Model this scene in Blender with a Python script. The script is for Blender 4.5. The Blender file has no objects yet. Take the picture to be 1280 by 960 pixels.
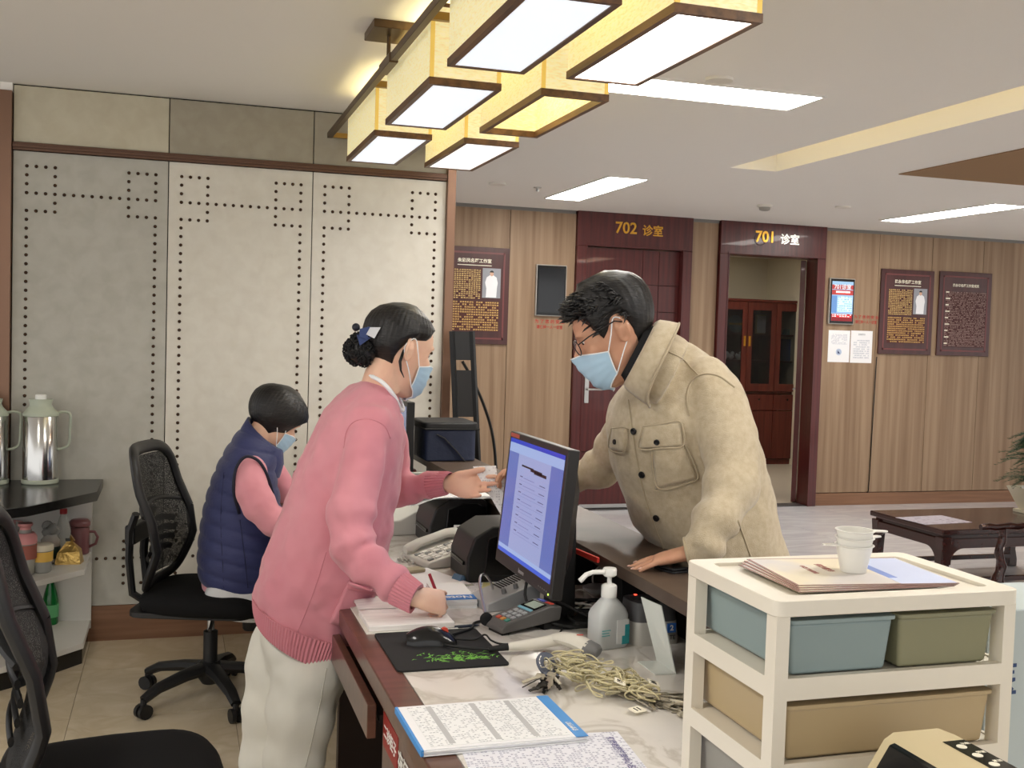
import bpy, bmesh, math, random
import numpy as np
from mathutils import Vector, Matrix, Quaternion
random.seed(7)
SC = bpy.context.scene
COL = SC.collection
PI = math.pi

# ------------------------------------------------------------------ camera (solved from the photograph's vanishing points)
FPX = 1353.1
CAMZ = 1.5
def _rot(rx, ry, rz):
    c, s = math.cos, math.sin
    A = np.array([[1,0,0],[0,c(rx),-s(rx)],[0,s(rx),c(rx)]])
    B = np.array([[c(ry),0,s(ry)],[0,1,0],[-s(ry),0,c(ry)]])
    C = np.array([[c(rz),-s(rz),0],[s(rz),c(rz),0],[0,0,1]])
    return C @ A @ B
CM = _rot(.0471470, -.3018249, .0311256)
cam_data = bpy.data.cameras.new('camera')
cam_data.sensor_width = 36
cam_data.lens = FPX / 1280 * 36
cam_data.clip_start = .05
cam = bpy.data.objects.new('camera', cam_data)
COL.objects.link(cam)
r_ = (CM[0][0], CM[0][2], -CM[0][1]); u_ = (-CM[1][0], -CM[1][2], CM[1][1]); b_ = (-CM[2][0], -CM[2][2], CM[2][1])
cam.matrix_world = Matrix(((r_[0],u_[0],b_[0],0),(r_[1],u_[1],b_[1],0),(r_[2],u_[2],b_[2],CAMZ),(0,0,0,1)))
SC.camera = cam
def on(u, v, ax, val):
    """3-D point where the photo pixel's ray meets the plane ax = val"""
    d = CM.T @ np.array([(u-640)/FPX, (v-480)/FPX, 1.0])
    d = (d[0], d[2], -d[1]); o = (0, 0, CAMZ); i = 'xyz'.index(ax)
    t = (val - o[i]) / d[i]
    return Vector((o[0]+d[0]*t, o[1]+d[1]*t, o[2]+d[2]*t))
def Y(u, v, y): return on(u, v, 'y', y)
def proj(p):
    q = CM @ np.array([p[0], -(p[2]-CAMZ), p[1]]); return 640+FPX*q[0]/q[2], 480+FPX*q[1]/q[2]

# ------------------------------------------------------------------ world, exposure
W = bpy.data.worlds.new('world'); SC.world = W; W.use_nodes = True
W.node_tree.nodes['Background'].inputs[0].default_value = (1.0, .98, .955, 1)
W.node_tree.nodes['Background'].inputs[1].default_value = 1.1
vs = SC.view_settings
vs.view_transform = 'Standard'; vs.look = 'None'; vs.exposure = 0.42; vs.gamma = 1.0; vs.use_curve_mapping = False

# ------------------------------------------------------------------ materials
MATS = {}
def srgb(r, g, b):
    f = lambda c: (c/255/12.92 if c/255 <= .04045 else ((c/255+.055)/1.055)**2.4)
    return (f(r), f(g), f(b), 1)
def mat(name, rgb, rough=.5, metal=0, var=None, bump=None, emit=None, alpha=None, trans=None, spec=.5, coat=0, sheen=0, ior=1.45):
    """var=(rgb2, scale(x,y,z), detail, lo, hi) second colour by stretched noise; bump=(scale(x,y,z), strength, dist)"""
    if name in MATS: return MATS[name]
    m = bpy.data.materials.new(name); m.use_nodes = True
    nt = m.node_tree; N = nt.nodes; L = nt.links
    b = N['Principled BSDF']
    b.inputs['Base Color'].default_value = srgb(*rgb); b.inputs['Roughness'].default_value = rough
    b.inputs['Metallic'].default_value = metal; b.inputs['Specular IOR Level'].default_value = spec
    b.inputs['Coat Weight'].default_value = coat; b.inputs['IOR'].default_value = ior
    if sheen: b.inputs['Sheen Weight'].default_value = sheen
    if alpha is not None: b.inputs['Alpha'].default_value = alpha
    if trans: b.inputs['Transmission Weight'].default_value = trans
    if emit:
        b.inputs['Emission Color'].default_value = srgb(*emit[0]); b.inputs['Emission Strength'].default_value = emit[1]
    tc = None
    def noise(scale, detail=4, dist=0):
        nonlocal tc
        if tc is None: tc = N.new('ShaderNodeTexCoord')
        mp = N.new('ShaderNodeMapping'); mp.inputs['Scale'].default_value = scale
        L.new(tc.outputs['Object'], mp.inputs['Vector'])
        n = N.new('ShaderNodeTexNoise'); n.inputs['Scale'].default_value = 1; n.inputs['Detail'].default_value = detail
        n.inputs['Distortion'].default_value = dist
        L.new(mp.outputs[0], n.inputs['Vector'])
        return n
    if var:
        rgb2, sc, det, lo, hi = var[:5]
        n = noise(sc, det, var[5] if len(var) > 5 else 0)
        cr = N.new('ShaderNodeValToRGB'); e = cr.color_ramp.elements
        e[0].position = lo; e[1].position = hi; e[0].color = srgb(*rgb); e[1].color = srgb(*rgb2)
        L.new(n.outputs['Fac'], cr.inputs[0]); L.new(cr.outputs[0], b.inputs['Base Color'])
    if bump:
        n = noise(bump[0], 3)
        bp = N.new('ShaderNodeBump'); bp.inputs['Strength'].default_value = bump[1]; bp.inputs['Distance'].default_value = bump[2]
        L.new(n.outputs['Fac'], bp.inputs['Height']); L.new(bp.outputs[0], b.inputs['Normal'])
    MATS[name] = m
    return m
def marble(name, base, vein, scale, rough, tint=None, width=.06):
    m = mat(name, base, rough)
    nt = m.node_tree; N = nt.nodes; L = nt.links; b = N['Principled BSDF']
    tc = N.new('ShaderNodeTexCoord'); mp = N.new('ShaderNodeMapping'); mp.inputs['Scale'].default_value = scale
    L.new(tc.outputs['Object'], mp.inputs[0])
    oi = N.new('ShaderNodeObjectInfo'); va = N.new('ShaderNodeVectorMath'); va.operation = 'ADD'
    ms = N.new('ShaderNodeMath'); ms.operation = 'MULTIPLY'; ms.inputs[1].default_value = 37
    L.new(oi.outputs['Random'], ms.inputs[0]); L.new(mp.outputs[0], va.inputs[0]); L.new(ms.outputs[0], va.inputs[1])
    n = N.new('ShaderNodeTexNoise'); n.inputs['Scale'].default_value = 1; n.inputs['Detail'].default_value = 6; n.inputs['Distortion'].default_value = 1.2
    L.new(va.outputs[0], n.inputs['Vector'])
    # thin veins where the noise crosses one half
    s = N.new('ShaderNodeMath'); s.operation = 'SUBTRACT'; s.inputs[1].default_value = .5; L.new(n.outputs['Fac'], s.inputs[0])
    a = N.new('ShaderNodeMath'); a.operation = 'ABSOLUTE'; L.new(s.outputs[0], a.inputs[0])
    cr = N.new('ShaderNodeValToRGB'); e = cr.color_ramp.elements
    e[0].position = 0; e[0].color = srgb(*vein); e[1].position = width; e[1].color = srgb(*base)
    if tint:
        k = e.new(.22); k.color = srgb(*tint)
    L.new(a.outputs[0], cr.inputs[0]); L.new(cr.outputs[0], b.inputs['Base Color'])
    return m
def bricktext(name, paper, ink, rows, cols, fill=.55, rough=.6, seed=0, gap=.35, emit=0):
    """flat print: rows of small unreadable characters (UV 0..1 over the sheet)"""
    m = mat(name, paper, rough)
    nt = m.node_tree; N = nt.nodes; L = nt.links; b = N['Principled BSDF']
    uv = N.new('ShaderNodeTexCoord')
    sx = N.new('ShaderNodeSeparateXYZ'); L.new(uv.outputs['UV'], sx.inputs[0])
    def mth(op, a, bb=None):
        n = N.new('ShaderNodeMath'); n.operation = op
        for i, q in enumerate((a, bb)):
            if q is None: continue
            if isinstance(q, (int, float)): n.inputs[i].default_value = q
            else: L.new(q, n.inputs[i])
        return n.outputs[0]
    r = mth('MULTIPLY', sx.outputs['Y'], rows); c = mth('MULTIPLY', sx.outputs['X'], cols)
    rf = mth('FRACT', r); cf = mth('FRACT', c); ri = mth('FLOOR', r); ci = mth('FLOOR', c)
    wn = N.new('ShaderNodeTexWhiteNoise'); wn.noise_dimensions = '3D'
    cb = N.new('ShaderNodeCombineXYZ'); L.new(ri, cb.inputs[0]); L.new(ci, cb.inputs[1]); cb.inputs[2].default_value = seed
    L.new(cb.outputs[0], wn.inputs['Vector'])
    inr = mth('MULTIPLY', mth('GREATER_THAN', rf, gap), mth('LESS_THAN', rf, .95))
    inc = mth('MULTIPLY', mth('GREATER_THAN', cf, .12), mth('LESS_THAN', cf, .88))
    on_ = mth('LESS_THAN', wn.outputs['Value'], fill)
    # fine strokes inside each character cell
    nz = N.new('ShaderNodeTexNoise'); nz.inputs['Scale'].default_value = max(rows, cols) * 2.2; nz.inputs['Detail'].default_value = 1
    L.new(uv.outputs['UV'], nz.inputs['Vector'])
    st = mth('GREATER_THAN', nz.outputs['Fac'], .42)
    f = mth('MULTIPLY', mth('MULTIPLY', inr, inc), mth('MULTIPLY', on_, st))
    mx = N.new('ShaderNodeMix'); mx.data_type = 'RGBA'; L.new(f, mx.inputs[0])
    mx.inputs[6].default_value = srgb(*paper); mx.inputs[7].default_value = srgb(*ink)
    L.new(mx.outputs[2], b.inputs['Base Color'])
    if emit:
        L.new(mx.outputs[2], b.inputs['Emission Color']); b.inputs['Emission Strength'].default_value = emit
    return m

# ------------------------------------------------------------------ mesh helpers
def tag(o, label=None, cat=None, group=None, kind=None):
    if label: o['label'] = label
    if cat: o['category'] = cat
    if group: o['group'] = group
    if kind: o['kind'] = kind
    return o
def thing(name, label, cat, loc=(0,0,0), rz=0, group=None):
    o = bpy.data.objects.new(name, None); COL.objects.link(o)
    o.empty_display_size = .1
    o.location = loc; o.rotation_euler = (0, 0, rz)
    return tag(o, label, cat, group)
class MB:
    """collects geometry for one mesh"""
    def __init__(s): s.v = []; s.f = []; s.uv = {}
    def add(s, vs, fs, M=None):
        n = len(s.v)
        for p in vs:
            p = Vector(p); s.v.append(M @ p if M else p)
        for f in fs: s.f.append(tuple(i+n for i in f))
        return s
    def box(s, lo, hi, M=None):
        x0,y0,z0 = lo; x1,y1,z1 = hi
        return s.add([(x0,y0,z0),(x1,y0,z0),(x1,y1,z0),(x0,y1,z0),(x0,y0,z1),(x1,y0,z1),(x1,y1,z1),(x0,y1,z1)],
                     [(0,3,2,1),(4,5,6,7),(0,1,5,4),(1,2,6,5),(2,3,7,6),(3,0,4,7)], M)
    def cbox(s, c, d, M=None):
        return s.box([c[i]-d[i]/2 for i in range(3)], [c[i]+d[i]/2 for i in range(3)], M)
    def rbox(s, lo, hi, r, n=3, M=None):
        """box with its vertical edges rounded"""
        x0,y0,z0 = lo; x1,y1,z1 = hi; pts = []
        for cx, cy, a0 in ((x1-r,y1-r,0),(x0+r,y1-r,PI/2),(x0+r,y0+r,PI),(x1-r,y0+r,1.5*PI)):
            for i in range(n+1):
                a = a0 + i*PI/2/n; pts.append((cx+r*math.cos(a), cy+r*math.sin(a)))
        return s.prism(pts, z0, z1, M)
    def prism(s, pts, z0, z1, M=None):
        n = len(pts)
        a = sum(pts[i][0]*pts[(i+1)%n][1]-pts[(i+1)%n][0]*pts[i][1] for i in range(n))
        if a < 0: pts = pts[::-1]
        vs = [(p[0],p[1],z0) for p in pts] + [(p[0],p[1],z1) for p in pts]
        fs = [tuple(range(n))[::-1], tuple(range(n, 2*n))] + [(i,(i+1)%n,n+(i+1)%n,n+i) for i in range(n)]
        return s.add(vs, fs, M)
    def rings(s, rs, closed=True, caps=True, M=None):
        """rs: list of rings (equal length lists of points)"""
        n = len(rs[0]); vs = [p for r in rs for p in r]; fs = []
        for k in range(len(rs)-1):
            for i in range(n if closed else n-1):
                j = (i+1) % n
                fs.append((k*n+i, k*n+j, (k+1)*n+j, (k+1)*n+i))
        if caps and closed:
            fs.append(tuple(range(n))[::-1]); fs.append(tuple(range((len(rs)-1)*n, len(rs)*n)))
        return s.add(vs, fs, M)
    def lathe(s, prof, n=20, M=None, c=(0,0,0)):
        rs = []
        for r, z in prof:
            rs.append([(c[0]+max(r,1e-4)*math.cos(2*PI*i/n), c[1]+max(r,1e-4)*math.sin(2*PI*i/n), c[2]+z) for i in range(n)])
        return s.rings(rs, True, True, M)
    def tube(s, pts, r, n=8, M=None, flat=None, caps=True):
        """tube along points; r scalar or list; flat = (w, h) scaling of the section"""
        pts = [Vector(p) for p in pts]; m = len(pts)
        rad = r if isinstance(r, (list, tuple)) else [r]*m
        rs = []; prev = None
        for i in range(m):
            t = (pts[min(i+1,m-1)] - pts[max(i-1,0)])
            if t.length < 1e-9: t = Vector((0,0,1))
            t.normalize()
            if prev is None:
                a = Vector((0,0,1)) if abs(t.z) < .9 else Vector((1,0,0))
                u = t.cross(a).normalized()
            else:
                u = (prev - t*prev.dot(t)).normalized()
            prev = u; w = t.cross(u)
            fw, fh = flat or (1, 1)
            rs.append([pts[i] + u*math.cos(2*PI*k/n)*rad[i]*fw + w*math.sin(2*PI*k/n)*rad[i]*fh for k in range(n)])
        return s.rings(rs, True, caps, M)
    def ball(s, c, r, n=14, m=8, M=None):
        rr = r if isinstance(r, (list, tuple)) else (r, r, r)
        rs = []
        for k in range(m+1):
            a = -PI/2 + PI*k/m; q = max(math.cos(a), .02)
            rs.append([(c[0]+rr[0]*q*math.cos(2*PI*i/n), c[1]+rr[1]*q*math.sin(2*PI*i/n), c[2]+rr[2]*math.sin(a)) for i in range(n)])
        return s.rings(rs, True, True, M)
    def quad(s, a, b, c, d, M=None): return s.add([a,b,c,d], [(0,1,2,3)], M)
    def sheet(s, a, b, c, d, t=.0004, up=(0,0,1)):
        """thin sheet with real thickness; a,b,c,d counter-clockwise seen from up"""
        u = Vector(up)*t
        vs = [Vector(p) for p in (a,b,c,d)]; vs = vs + [p+u for p in vs]
        return s.add(vs, [(3,2,1,0),(4,5,6,7),(0,1,5,4),(1,2,6,5),(2,3,7,6),(3,0,4,7)])
    def mesh(s, name, smooth=False, auto=None, doubles=False):
        me = bpy.data.meshes.new(name); me.from_pydata([tuple(p) for p in s.v], [], s.f)
        bm = bmesh.new(); bm.from_mesh(me)
        if doubles: bmesh.ops.remove_doubles(bm, verts=bm.verts, dist=1e-5)
        bmesh.ops.recalc_face_normals(bm, faces=bm.faces)
        bm.to_mesh(me); bm.free()
        if smooth:
            me.polygons.foreach_set('use_smooth', [True]*len(me.polygons))
            if auto:
                bm = bmesh.new(); bm.from_mesh(me)
                for e in bm.edges:
                    if len(e.link_faces) == 2 and e.calc_face_angle(0) > auto: e.smooth = False
                bm.to_mesh(me); bm.free()
        me.update()
        return me
def part(name, mb, m, parent=None, label=None, smooth=False, auto=.7, bevel=0, seg=2, loc=None, rot=None, sub=0, kind=None):
    me = mb if isinstance(mb, bpy.types.Mesh) else mb.mesh(name, smooth or bool(bevel), auto if not bevel else None)
    if m is not None:
        me.materials.clear(); me.materials.append(m)
    o = bpy.data.objects.new(name, me); COL.objects.link(o)
    if parent: o.parent = parent
    if loc is not None: o.location = loc
    if rot is not None: o.rotation_euler = rot
    if bevel:
        b = o.modifiers.new('bevel', 'BEVEL'); b.width = bevel; b.segments = seg; b.limit_method = 'ANGLE'; b.angle_limit = .6
        b.harden_normals = True
    if sub:
        b = o.modifiers.new('sub', 'SUBSURF'); b.levels = sub; b.render_levels = sub
    return tag(o, label, kind=kind)
def single(name, mb, m, label, cat, group=None, **k):
    o = part(name, mb, m, None, **k); return tag(o, label, cat, group)
def struct(name, mb, m, parent=None, **k):
    o = part(name, mb, m, parent, **k)
    if not parent: o['kind'] = 'structure'
    return o
def copy_tree(o, parent=None):
    c = o.copy(); COL.objects.link(c); c.parent = parent
    for ch in list(o.children): copy_tree(ch, c)
    return c
def add_uv(o, fn):
    """planar UV from object coordinates"""
    me = o.data; uv = me.uv_layers.new(name='uv')
    for l in me.loops:
        uv.data[l.index].uv = fn(me.vertices[l.vertex_index].co)
    return o
_tc = None
def text(name, s, size, m, parent, M, ext=.0006, bold=0, sx=1.0, align='CENTER', label=None):
    """lettering as a thin mesh; M maps text space (x right, y up, z out) to parent space"""
    c = bpy.data.curves.new('txt', 'FONT'); c.body = s; c.size = size; c.extrude = ext; c.offset = bold
    c.align_x = align; c.align_y = 'CENTER'; c.resolution_u = 3
    o = bpy.data.objects.new('txt', c); COL.objects.link(o)
    me = bpy.data.meshes.new_from_object(o)
    bpy.data.objects.remove(o); bpy.data.curves.remove(c)
    me.transform(Matrix.Diagonal((sx, 1, 1, 1))); me.transform(M)
    return part(name, me, m, parent, label=label)
def frame(o, x, y):
    """matrix with origin o, axes x, y and their cross product"""
    x = Vector(x).normalized(); z = x.cross(Vector(y)).normalized(); y = z.cross(x)
    return Matrix(((x.x,y.x,z.x,o[0]),(x.y,y.y,z.y,o[1]),(x.z,y.z,z.z,o[2]),(0,0,0,1)))
def spline(pts, n=8):
    """Catmull-Rom through points (any dimension)"""
    P = [np.array(p, float) for p in pts]; P = [2*P[0]-P[1]] + P + [2*P[-1]-P[-2]]; out = []
    for i in range(1, len(P)-2):
        for k in range(n):
            t = k/n; a,b,c,d = P[i-1],P[i],P[i+1],P[i+2]
            out.append(.5*((2*b)+(-a+c)*t+(2*a-5*b+4*c-d)*t*t+(-a+3*b-3*c+d)*t**3))
    out.append(P[-2]); return out
# ================================================================== the setting
CEIL = 2.545; YP = 5.346; YF = 8.617; XT = -.712
M_ceil = mat('ceiling_paint', (243, 240, 234), .85)
M_grout = mat('grout', (120, 108, 92), .9)
M_wallp = mat('wall_paint', (214, 205, 182), .85)
M_dark = mat('shadow_gap', (38, 30, 26), .8)
M_bronze = mat('brown_metal_trim', (128, 98, 80), .38, .55)
M_base = mat('brown_baseboard', (142, 104, 78), .5, var=((126, 90, 66), (2, 2, 40), 4, .35, .65))
M_wood = mat('light_wood_panel', (161, 136, 110), .55, var=((130, 104, 80), (16, 16, .55), 5, .32, .68, .3), bump=((60, 60, 2), .06, .002))
M_mahog = mat('mahogany', (88, 34, 32), .32, var=((66, 22, 22), (40, 40, 1.5), 5, .35, .7), coat=.15)
M_gold = mat('gold_letters', (214, 160, 62), .32, .75)
M_tile = marble('beige_tile', (222, 208, 182), (207, 191, 162), (4.2, 4.2, 4.2), .22, (227, 214, 190), .2)
M_hall = marble('grey_marble_tile', (214, 213, 215), (200, 199, 202), (1.2, 4.2, 2), .12, (218, 217, 219), .16)

fl = struct('floor', MB().box((-6, -3, -.06), (11, 12.6, -.004)), M_grout)
def tiles(x0, x1, y0, y1, s, m, gap=.002):
    me = MB().box((-s/2+gap/2, -s/2+gap/2, -.004), (s/2-gap/2, s/2-gap/2, 0)).mesh('tile'); me.materials.append(m)
    nx = round((x1-x0)/s); ny = round((y1-y0)/s)
    for i in range(nx):
        for j in range(ny):
            o = bpy.data.objects.new('tile', me); COL.objects.link(o); o.parent = fl
            o.location = (x0+s*(i+.5), y0+s*(j+.5), 0)
            o.rotation_euler.z = random.choice((0, PI/2, PI, 1.5*PI)) if m is M_tile else random.choice((0, PI))
tiles(-.36-.598*3, -.36+.598*3, 4.295-.598*6, 4.295+.598*2, .598, M_tile)
tiles(5.63-.8*5, 5.63+.8*4, 8.61-.8*8, 8.61, .8, M_hall)
# rest of the floors, out of sight or too far for joints
struct('floor_room', MB().box((3.4, 8.75, -.004), (7.2, 12.5, 0)), mat('room_floor', (188, 176, 158), .3))
struct('floor_side', MB().box((-5.5, 5.49, -.004), (1.62, 8.61, 0)).box((-5.5, -2.5, -.004), (-2.16, 5.49, 0)), M_hall)

# ceiling slab with a narrow cove slot along the hall
TX0, TX1, TY0, TY1 = 3.2, 3.52, -2.6, 5.96
cl = MB()
CT = CEIL+.3
cl.box((-6, -3, CEIL), (TX0, 12.6, CT)).box((TX1, -3, CEIL), (11, 12.6, CT)).box((TX0, TY1, CEIL), (TX1, 12.6, CT))
cl.box((TX0, -3, CEIL), (TX1, TY0, CT)).box((TX0, TY0, CEIL+.22), (TX1, TY1, CT))
struct('ceiling', cl, M_ceil)
led = thing('cove_light', 'warm light strip hidden in the ceiling cove slot', 'cove light', (TX0+.04, 1.7, CEIL+.14))
part('profile', MB().box((-.039, TY0-1.68, -.012), (-.012, TY1-1.72, .012)), mat('led_profile', (220, 220, 216), .5), led)
part('strip', MB().box((-.012, TY0-1.68, -.008), (-.008, TY1-1.72, .008)), mat('led_strip', (255, 240, 200), .5, emit=((255, 230, 165), 8)), led)
# wood-lined recess in the hall ceiling
M_recess = mat('recess_board', (150, 118, 84), .7)
struct('trim_2', MB().box((4.2, 2.8, CEIL-.006), (9.5, 5.68, CEIL-.001)), M_recess)

# ---- far wall of wood panels
bw = struct('wall_back', MB().box((-5.5, YF+.02, 0), (3.22, YF+.14, CEIL)).box((4.27, YF+.02, 0), (4.56, YF+.14, CEIL))
            .box((5.61, YF+.02, 0), (10.5, YF+.14, CEIL)), M_dark)
def wpanel(x0, x1, z0=.118, z1=CEIL-.028):
    part('panel', MB().box((x0+.002, YF, z0), (x1-.002, YF+.02, z1)), M_wood, bw, bevel=.0015, seg=1)
for i in range(14): wpanel(3.208-.582*(i+1), 3.208-.582*i)
wpanel(4.285, 4.545)
for i in range(8): wpanel(5.622+.584*i, 5.622+.584*(i+1))
struct('trim_3', MB().box((-5, YF-.003, CEIL-.028), (3.2, YF+.02, CEIL)).box((4.285, YF-.003, CEIL-.028), (4.545, YF+.02, CEIL))
       .box((5.625, YF-.003, CEIL-.028), (10.3, YF+.02, CEIL)), mat('grey_shadow_profile', (120, 116, 112), .5))
struct('baseboard_back', MB().box((-5, YF-.004, .0), (3.2, YF+.02, .112)).box((4.285, YF-.004, 0), (4.545, YF+.02, .112))
       .box((5.625, YF-.004, 0), (10.3, YF+.02, .112)), M_base)

# ---- felt partition behind the desk
M_rail = mat('brown_rail', (96, 68, 52), .4, .3)
pw = struct('wall_left', MB().box((XT, YP+.012, 0), (1.285, YP+.09, CEIL)), M_dark)
felts = {}
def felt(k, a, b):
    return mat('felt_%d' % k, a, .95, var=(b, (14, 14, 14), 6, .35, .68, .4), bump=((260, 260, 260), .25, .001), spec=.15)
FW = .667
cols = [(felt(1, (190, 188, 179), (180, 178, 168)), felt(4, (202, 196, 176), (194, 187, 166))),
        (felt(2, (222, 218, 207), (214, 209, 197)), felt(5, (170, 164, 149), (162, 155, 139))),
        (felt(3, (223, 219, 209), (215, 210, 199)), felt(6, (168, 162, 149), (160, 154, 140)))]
M_stud = mat('antique_bronze_stud', (70, 52, 40), .35, .8)
SP = .0396
stud = []
for k in range(3):
    x0 = XT + FW*k; x1 = x0 + FW
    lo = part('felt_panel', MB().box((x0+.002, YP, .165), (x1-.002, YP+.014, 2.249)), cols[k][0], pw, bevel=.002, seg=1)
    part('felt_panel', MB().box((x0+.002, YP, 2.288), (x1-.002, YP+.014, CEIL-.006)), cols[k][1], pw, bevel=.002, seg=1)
    # fret of studs: square spirals in the corners joined by straight rows
    cs = set()
    ztop, zbot = 2.183, .268
    NR = round((ztop-zbot)/.0402); dz = (ztop-zbot)/NR; NC = 14; dx = .552/NC
    for c in range(4):
        for sgn in (0, 1):
            for r in (0, 3, 5):
                cs.add((NC-c if sgn else c, r)); cs.add((NC-c if sgn else c, NR-r))
    for r in range(6):
        for c in (3, NC-3): cs.add((c, r)); cs.add((c, NR-r))
    for r in range(4):
        for c in (0, NC): cs.add((c, r)); cs.add((c, NR-r))
    for c in range(3, NC-2): cs.add((c, 3)); cs.add((c, NR-3))
    for r in range(5, NR-4):
        cs.add((0, r)); cs.add((NC, r))
    mb = MB(); Mr = Matrix.Rotation(PI/2, 4, 'X')
    for c, r in cs:
        px_, pz_ = x0+.0585+c*dx, ztop-r*dz
        mb.lathe([(.0082, 0), (.0075, .0035), (.005, .006), (.001, .007)], 8, Matrix.Translation((px_, YP, pz_)) @ Mr)
    part('nail_heads', mb, M_stud, lo, smooth=True, kind='stuff')
struct('trim_4', MB().box((XT, YP-.016, 2.251), (1.287, YP+.012, 2.286)).box((XT, YP-.022, 2.262), (1.287, YP-.016, 2.276)), M_rail, bevel=.002)
struct('trim_5', MB().box((1.287, YP-.03, 0), (1.33, YP+.1, 2.545)), M_bronze, bevel=.002)
struct('trim_6', MB().box((XT-.052, YP-.03, 0), (XT-.002, YP+.1, 2.508)), M_bronze, bevel=.002)
struct('trim_7', MB().box((XT-.052, YP-.01, 2.508), (XT-.002, YP+.1, CEIL)), M_ceil)
struct('baseboard_left', MB().box((XT, YP-.008, 0), (1.287, YP+.012, .146)).box((XT, YP-.003, .146), (1.287, YP+.012, .164)), M_base)

# ---- doors 702 (shut) and 701 (open)
def door_frame(n, x0, x1):
    f = struct('door_%d' % n, MB().box((x0, YF-.035, 0), (x0+.085, YF+.15, 2.255)).box((x1-.085, YF-.035, 0), (x1, YF+.15, 2.255))
               .box((x0, YF-.035, 2.255), (x1, YF+.15, CEIL)), M_mahog, bevel=.004)
    part('frame_bead', MB().box((x0+.075, YF-.043, 2.262), (x1-.075, YF-.034, 2.274)).box((x0+.08, YF-.041, 0), (x0+.09, YF-.034, 2.26)).box((x1-.09, YF-.041, 0), (x1-.08, YF-.034, 2.26)), M_mahog, f)
    part('threshold', MB().box((x0+.085, YF-.02, 0), (x1-.085, YF+.14, .006)), mat('threshold_stone', (60, 56, 56), .4), f)
    return f
d1 = door_frame(1, 3.21, 4.28); d2 = door_frame(2, 4.55, 5.62)
# the shut leaf of 702: flush leaf cut into panels by thin grooves
lx0, lx1 = 3.297, 4.193
part('leaf_core', MB().box((lx0, YF+.045, .012), (lx1, YF+.09, 2.252)), M_dark, d1)
cx_ = [lx0, lx0+.09, lx0+.62, lx0+.72, lx1]
rows_ = [.012, .50, 1.62, 1.72, 1.95, 2.252]
def lp(xa, xb, za, zb): part('leaf_panel', MB().box((xa+.002, YF+.032, za+.002), (xb-.002, YF+.046, zb-.002)), M_mahog, d1, bevel=.001, seg=1)
for a, b in zip(rows_[:-1], rows_[1:]):
    lp(lx0, lx0+.545, a, b); lp(lx0+.545, lx0+.70, a, b); lp(lx0+.70, lx1, a, b)
M_steel = mat('brushed_steel', (190, 190, 188), .3, .9)
h = part('lock_plate', MB().box((lx0+.045, YF+.026, .92), (lx0+.085, YF+.033, 1.16)), M_steel, d1, bevel=.004)
part('lever', MB().tube([(lx0+.065, YF+.028, 1.04), (lx0+.065, YF-.015, 1.04), (lx0+.08, YF-.022, 1.04), (lx0+.19, YF-.022, 1.04)], .009), M_steel, h, smooth=True)
part('kick_strip', MB().box((lx0, YF+.027, .014), (lx1, YF+.032, .045)), M_steel, d1)
FX = lambda x, z, y=YF-.036: frame((x, y, z), (1,0,0), (0,0,1))
text('numerals', '702', .135, M_gold, d1, FX(3.646, 2.418), .006, .002)
text('lettering', '诊室', .098, M_gold, d1, FX(3.895, 2.405), .004, .0015)
text('numerals', '701', .135, M_gold, d2, FX(4.985, 2.418), .006, .003)
text('lettering', '诊室', .098, mat('silver_letters', (216, 214, 206), .3, .6), d2, FX(5.235, 2.405), .004, .0018)
part('ring', MB().tube([(4.935+.056*math.cos(a*PI/12), YF-.037, 2.40+.056*math.sin(a*PI/12)) for a in range(25)], .0022, 6), M_dark, d2)

# ---- consulting room behind 701
struct('wall_room', MB().box((3.4, 12.3, 0), (7.3, 12.45, CEIL)).box((3.3, 8.77, 0), (3.4, 12.4, CEIL)).box((7.2, 8.77, 0), (7.3, 12.4, CEIL)), M_wallp)
# the open leaf of 701 swung into the room along the right jamb
dl = thing('door_leaf', 'open dark mahogany door leaf swung into the consulting room', 'door', (5.53, YF+.155, 0), -.60)
part('panel', MB().box((-.045, .0, .01), (0, .87, 2.25)), M_mahog, dl, bevel=.003)
part('handle', MB().tube([(-.045, .8, 1.03), (-.09, .8, 1.03), (-.095, .7, 1.03)], .009), M_steel, dl, smooth=True)

# ---- ceiling fittings
M_lamp = mat('lit_diffuser', (255, 255, 255), .6, emit=((255, 250, 242), 23.0))
M_lampf = mat('lamp_frame', (235, 232, 226), .5)
def panel_light(x0, x1, y0, y1, label, z=CEIL):
    t = thing('ceiling_light', label, 'ceiling light', ((x0+x1)/2, (y0+y1)/2, z), group='lit rectangular ceiling panels')
    w, d = (x1-x0)/2, (y1-y0)/2
    part('frame', MB().box((-w-.012, -d-.012, -.008), (w+.012, -d, 0)).box((-w-.012, d, -.008), (w+.012, d+.012, 0))
         .box((-w-.012, -d, -.008), (-w, d, 0)).box((w, -d, -.008), (w+.012, d, 0)), M_lampf, t)
    part('diffuser', MB().box((-w, -d, -.006), (w, d, -.001)), M_lamp, t)
panel_light(1.42, 2.605, 4.06, 4.34, 'bright ceiling panel beside the cloth lanterns')
panel_light(2.69, 2.96, 6.64, 7.92, 'bright ceiling panel in front of the 702 door')
panel_light(5.64, 5.93, 6.5, 7.83, 'bright ceiling panel in front of the 701 door and wall boards')
panel_light(5.0, 6.2, 10.2, 10.5, 'added ceiling panel out of sight that brightens the consulting room')  # unseen panel added to brighten the room behind the doorway
panel_light(1.68, 2.87, 1.2, 1.5, 'bright ceiling panel over the visitor side of the counter')
panel_light(-1.2, -.9, .6, 1.8, 'bright ceiling panel over the staff side of the room')
panel_light(5.3, 5.6, 2.6, 3.8, 'bright ceiling panel over the seating in the hall')
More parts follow.
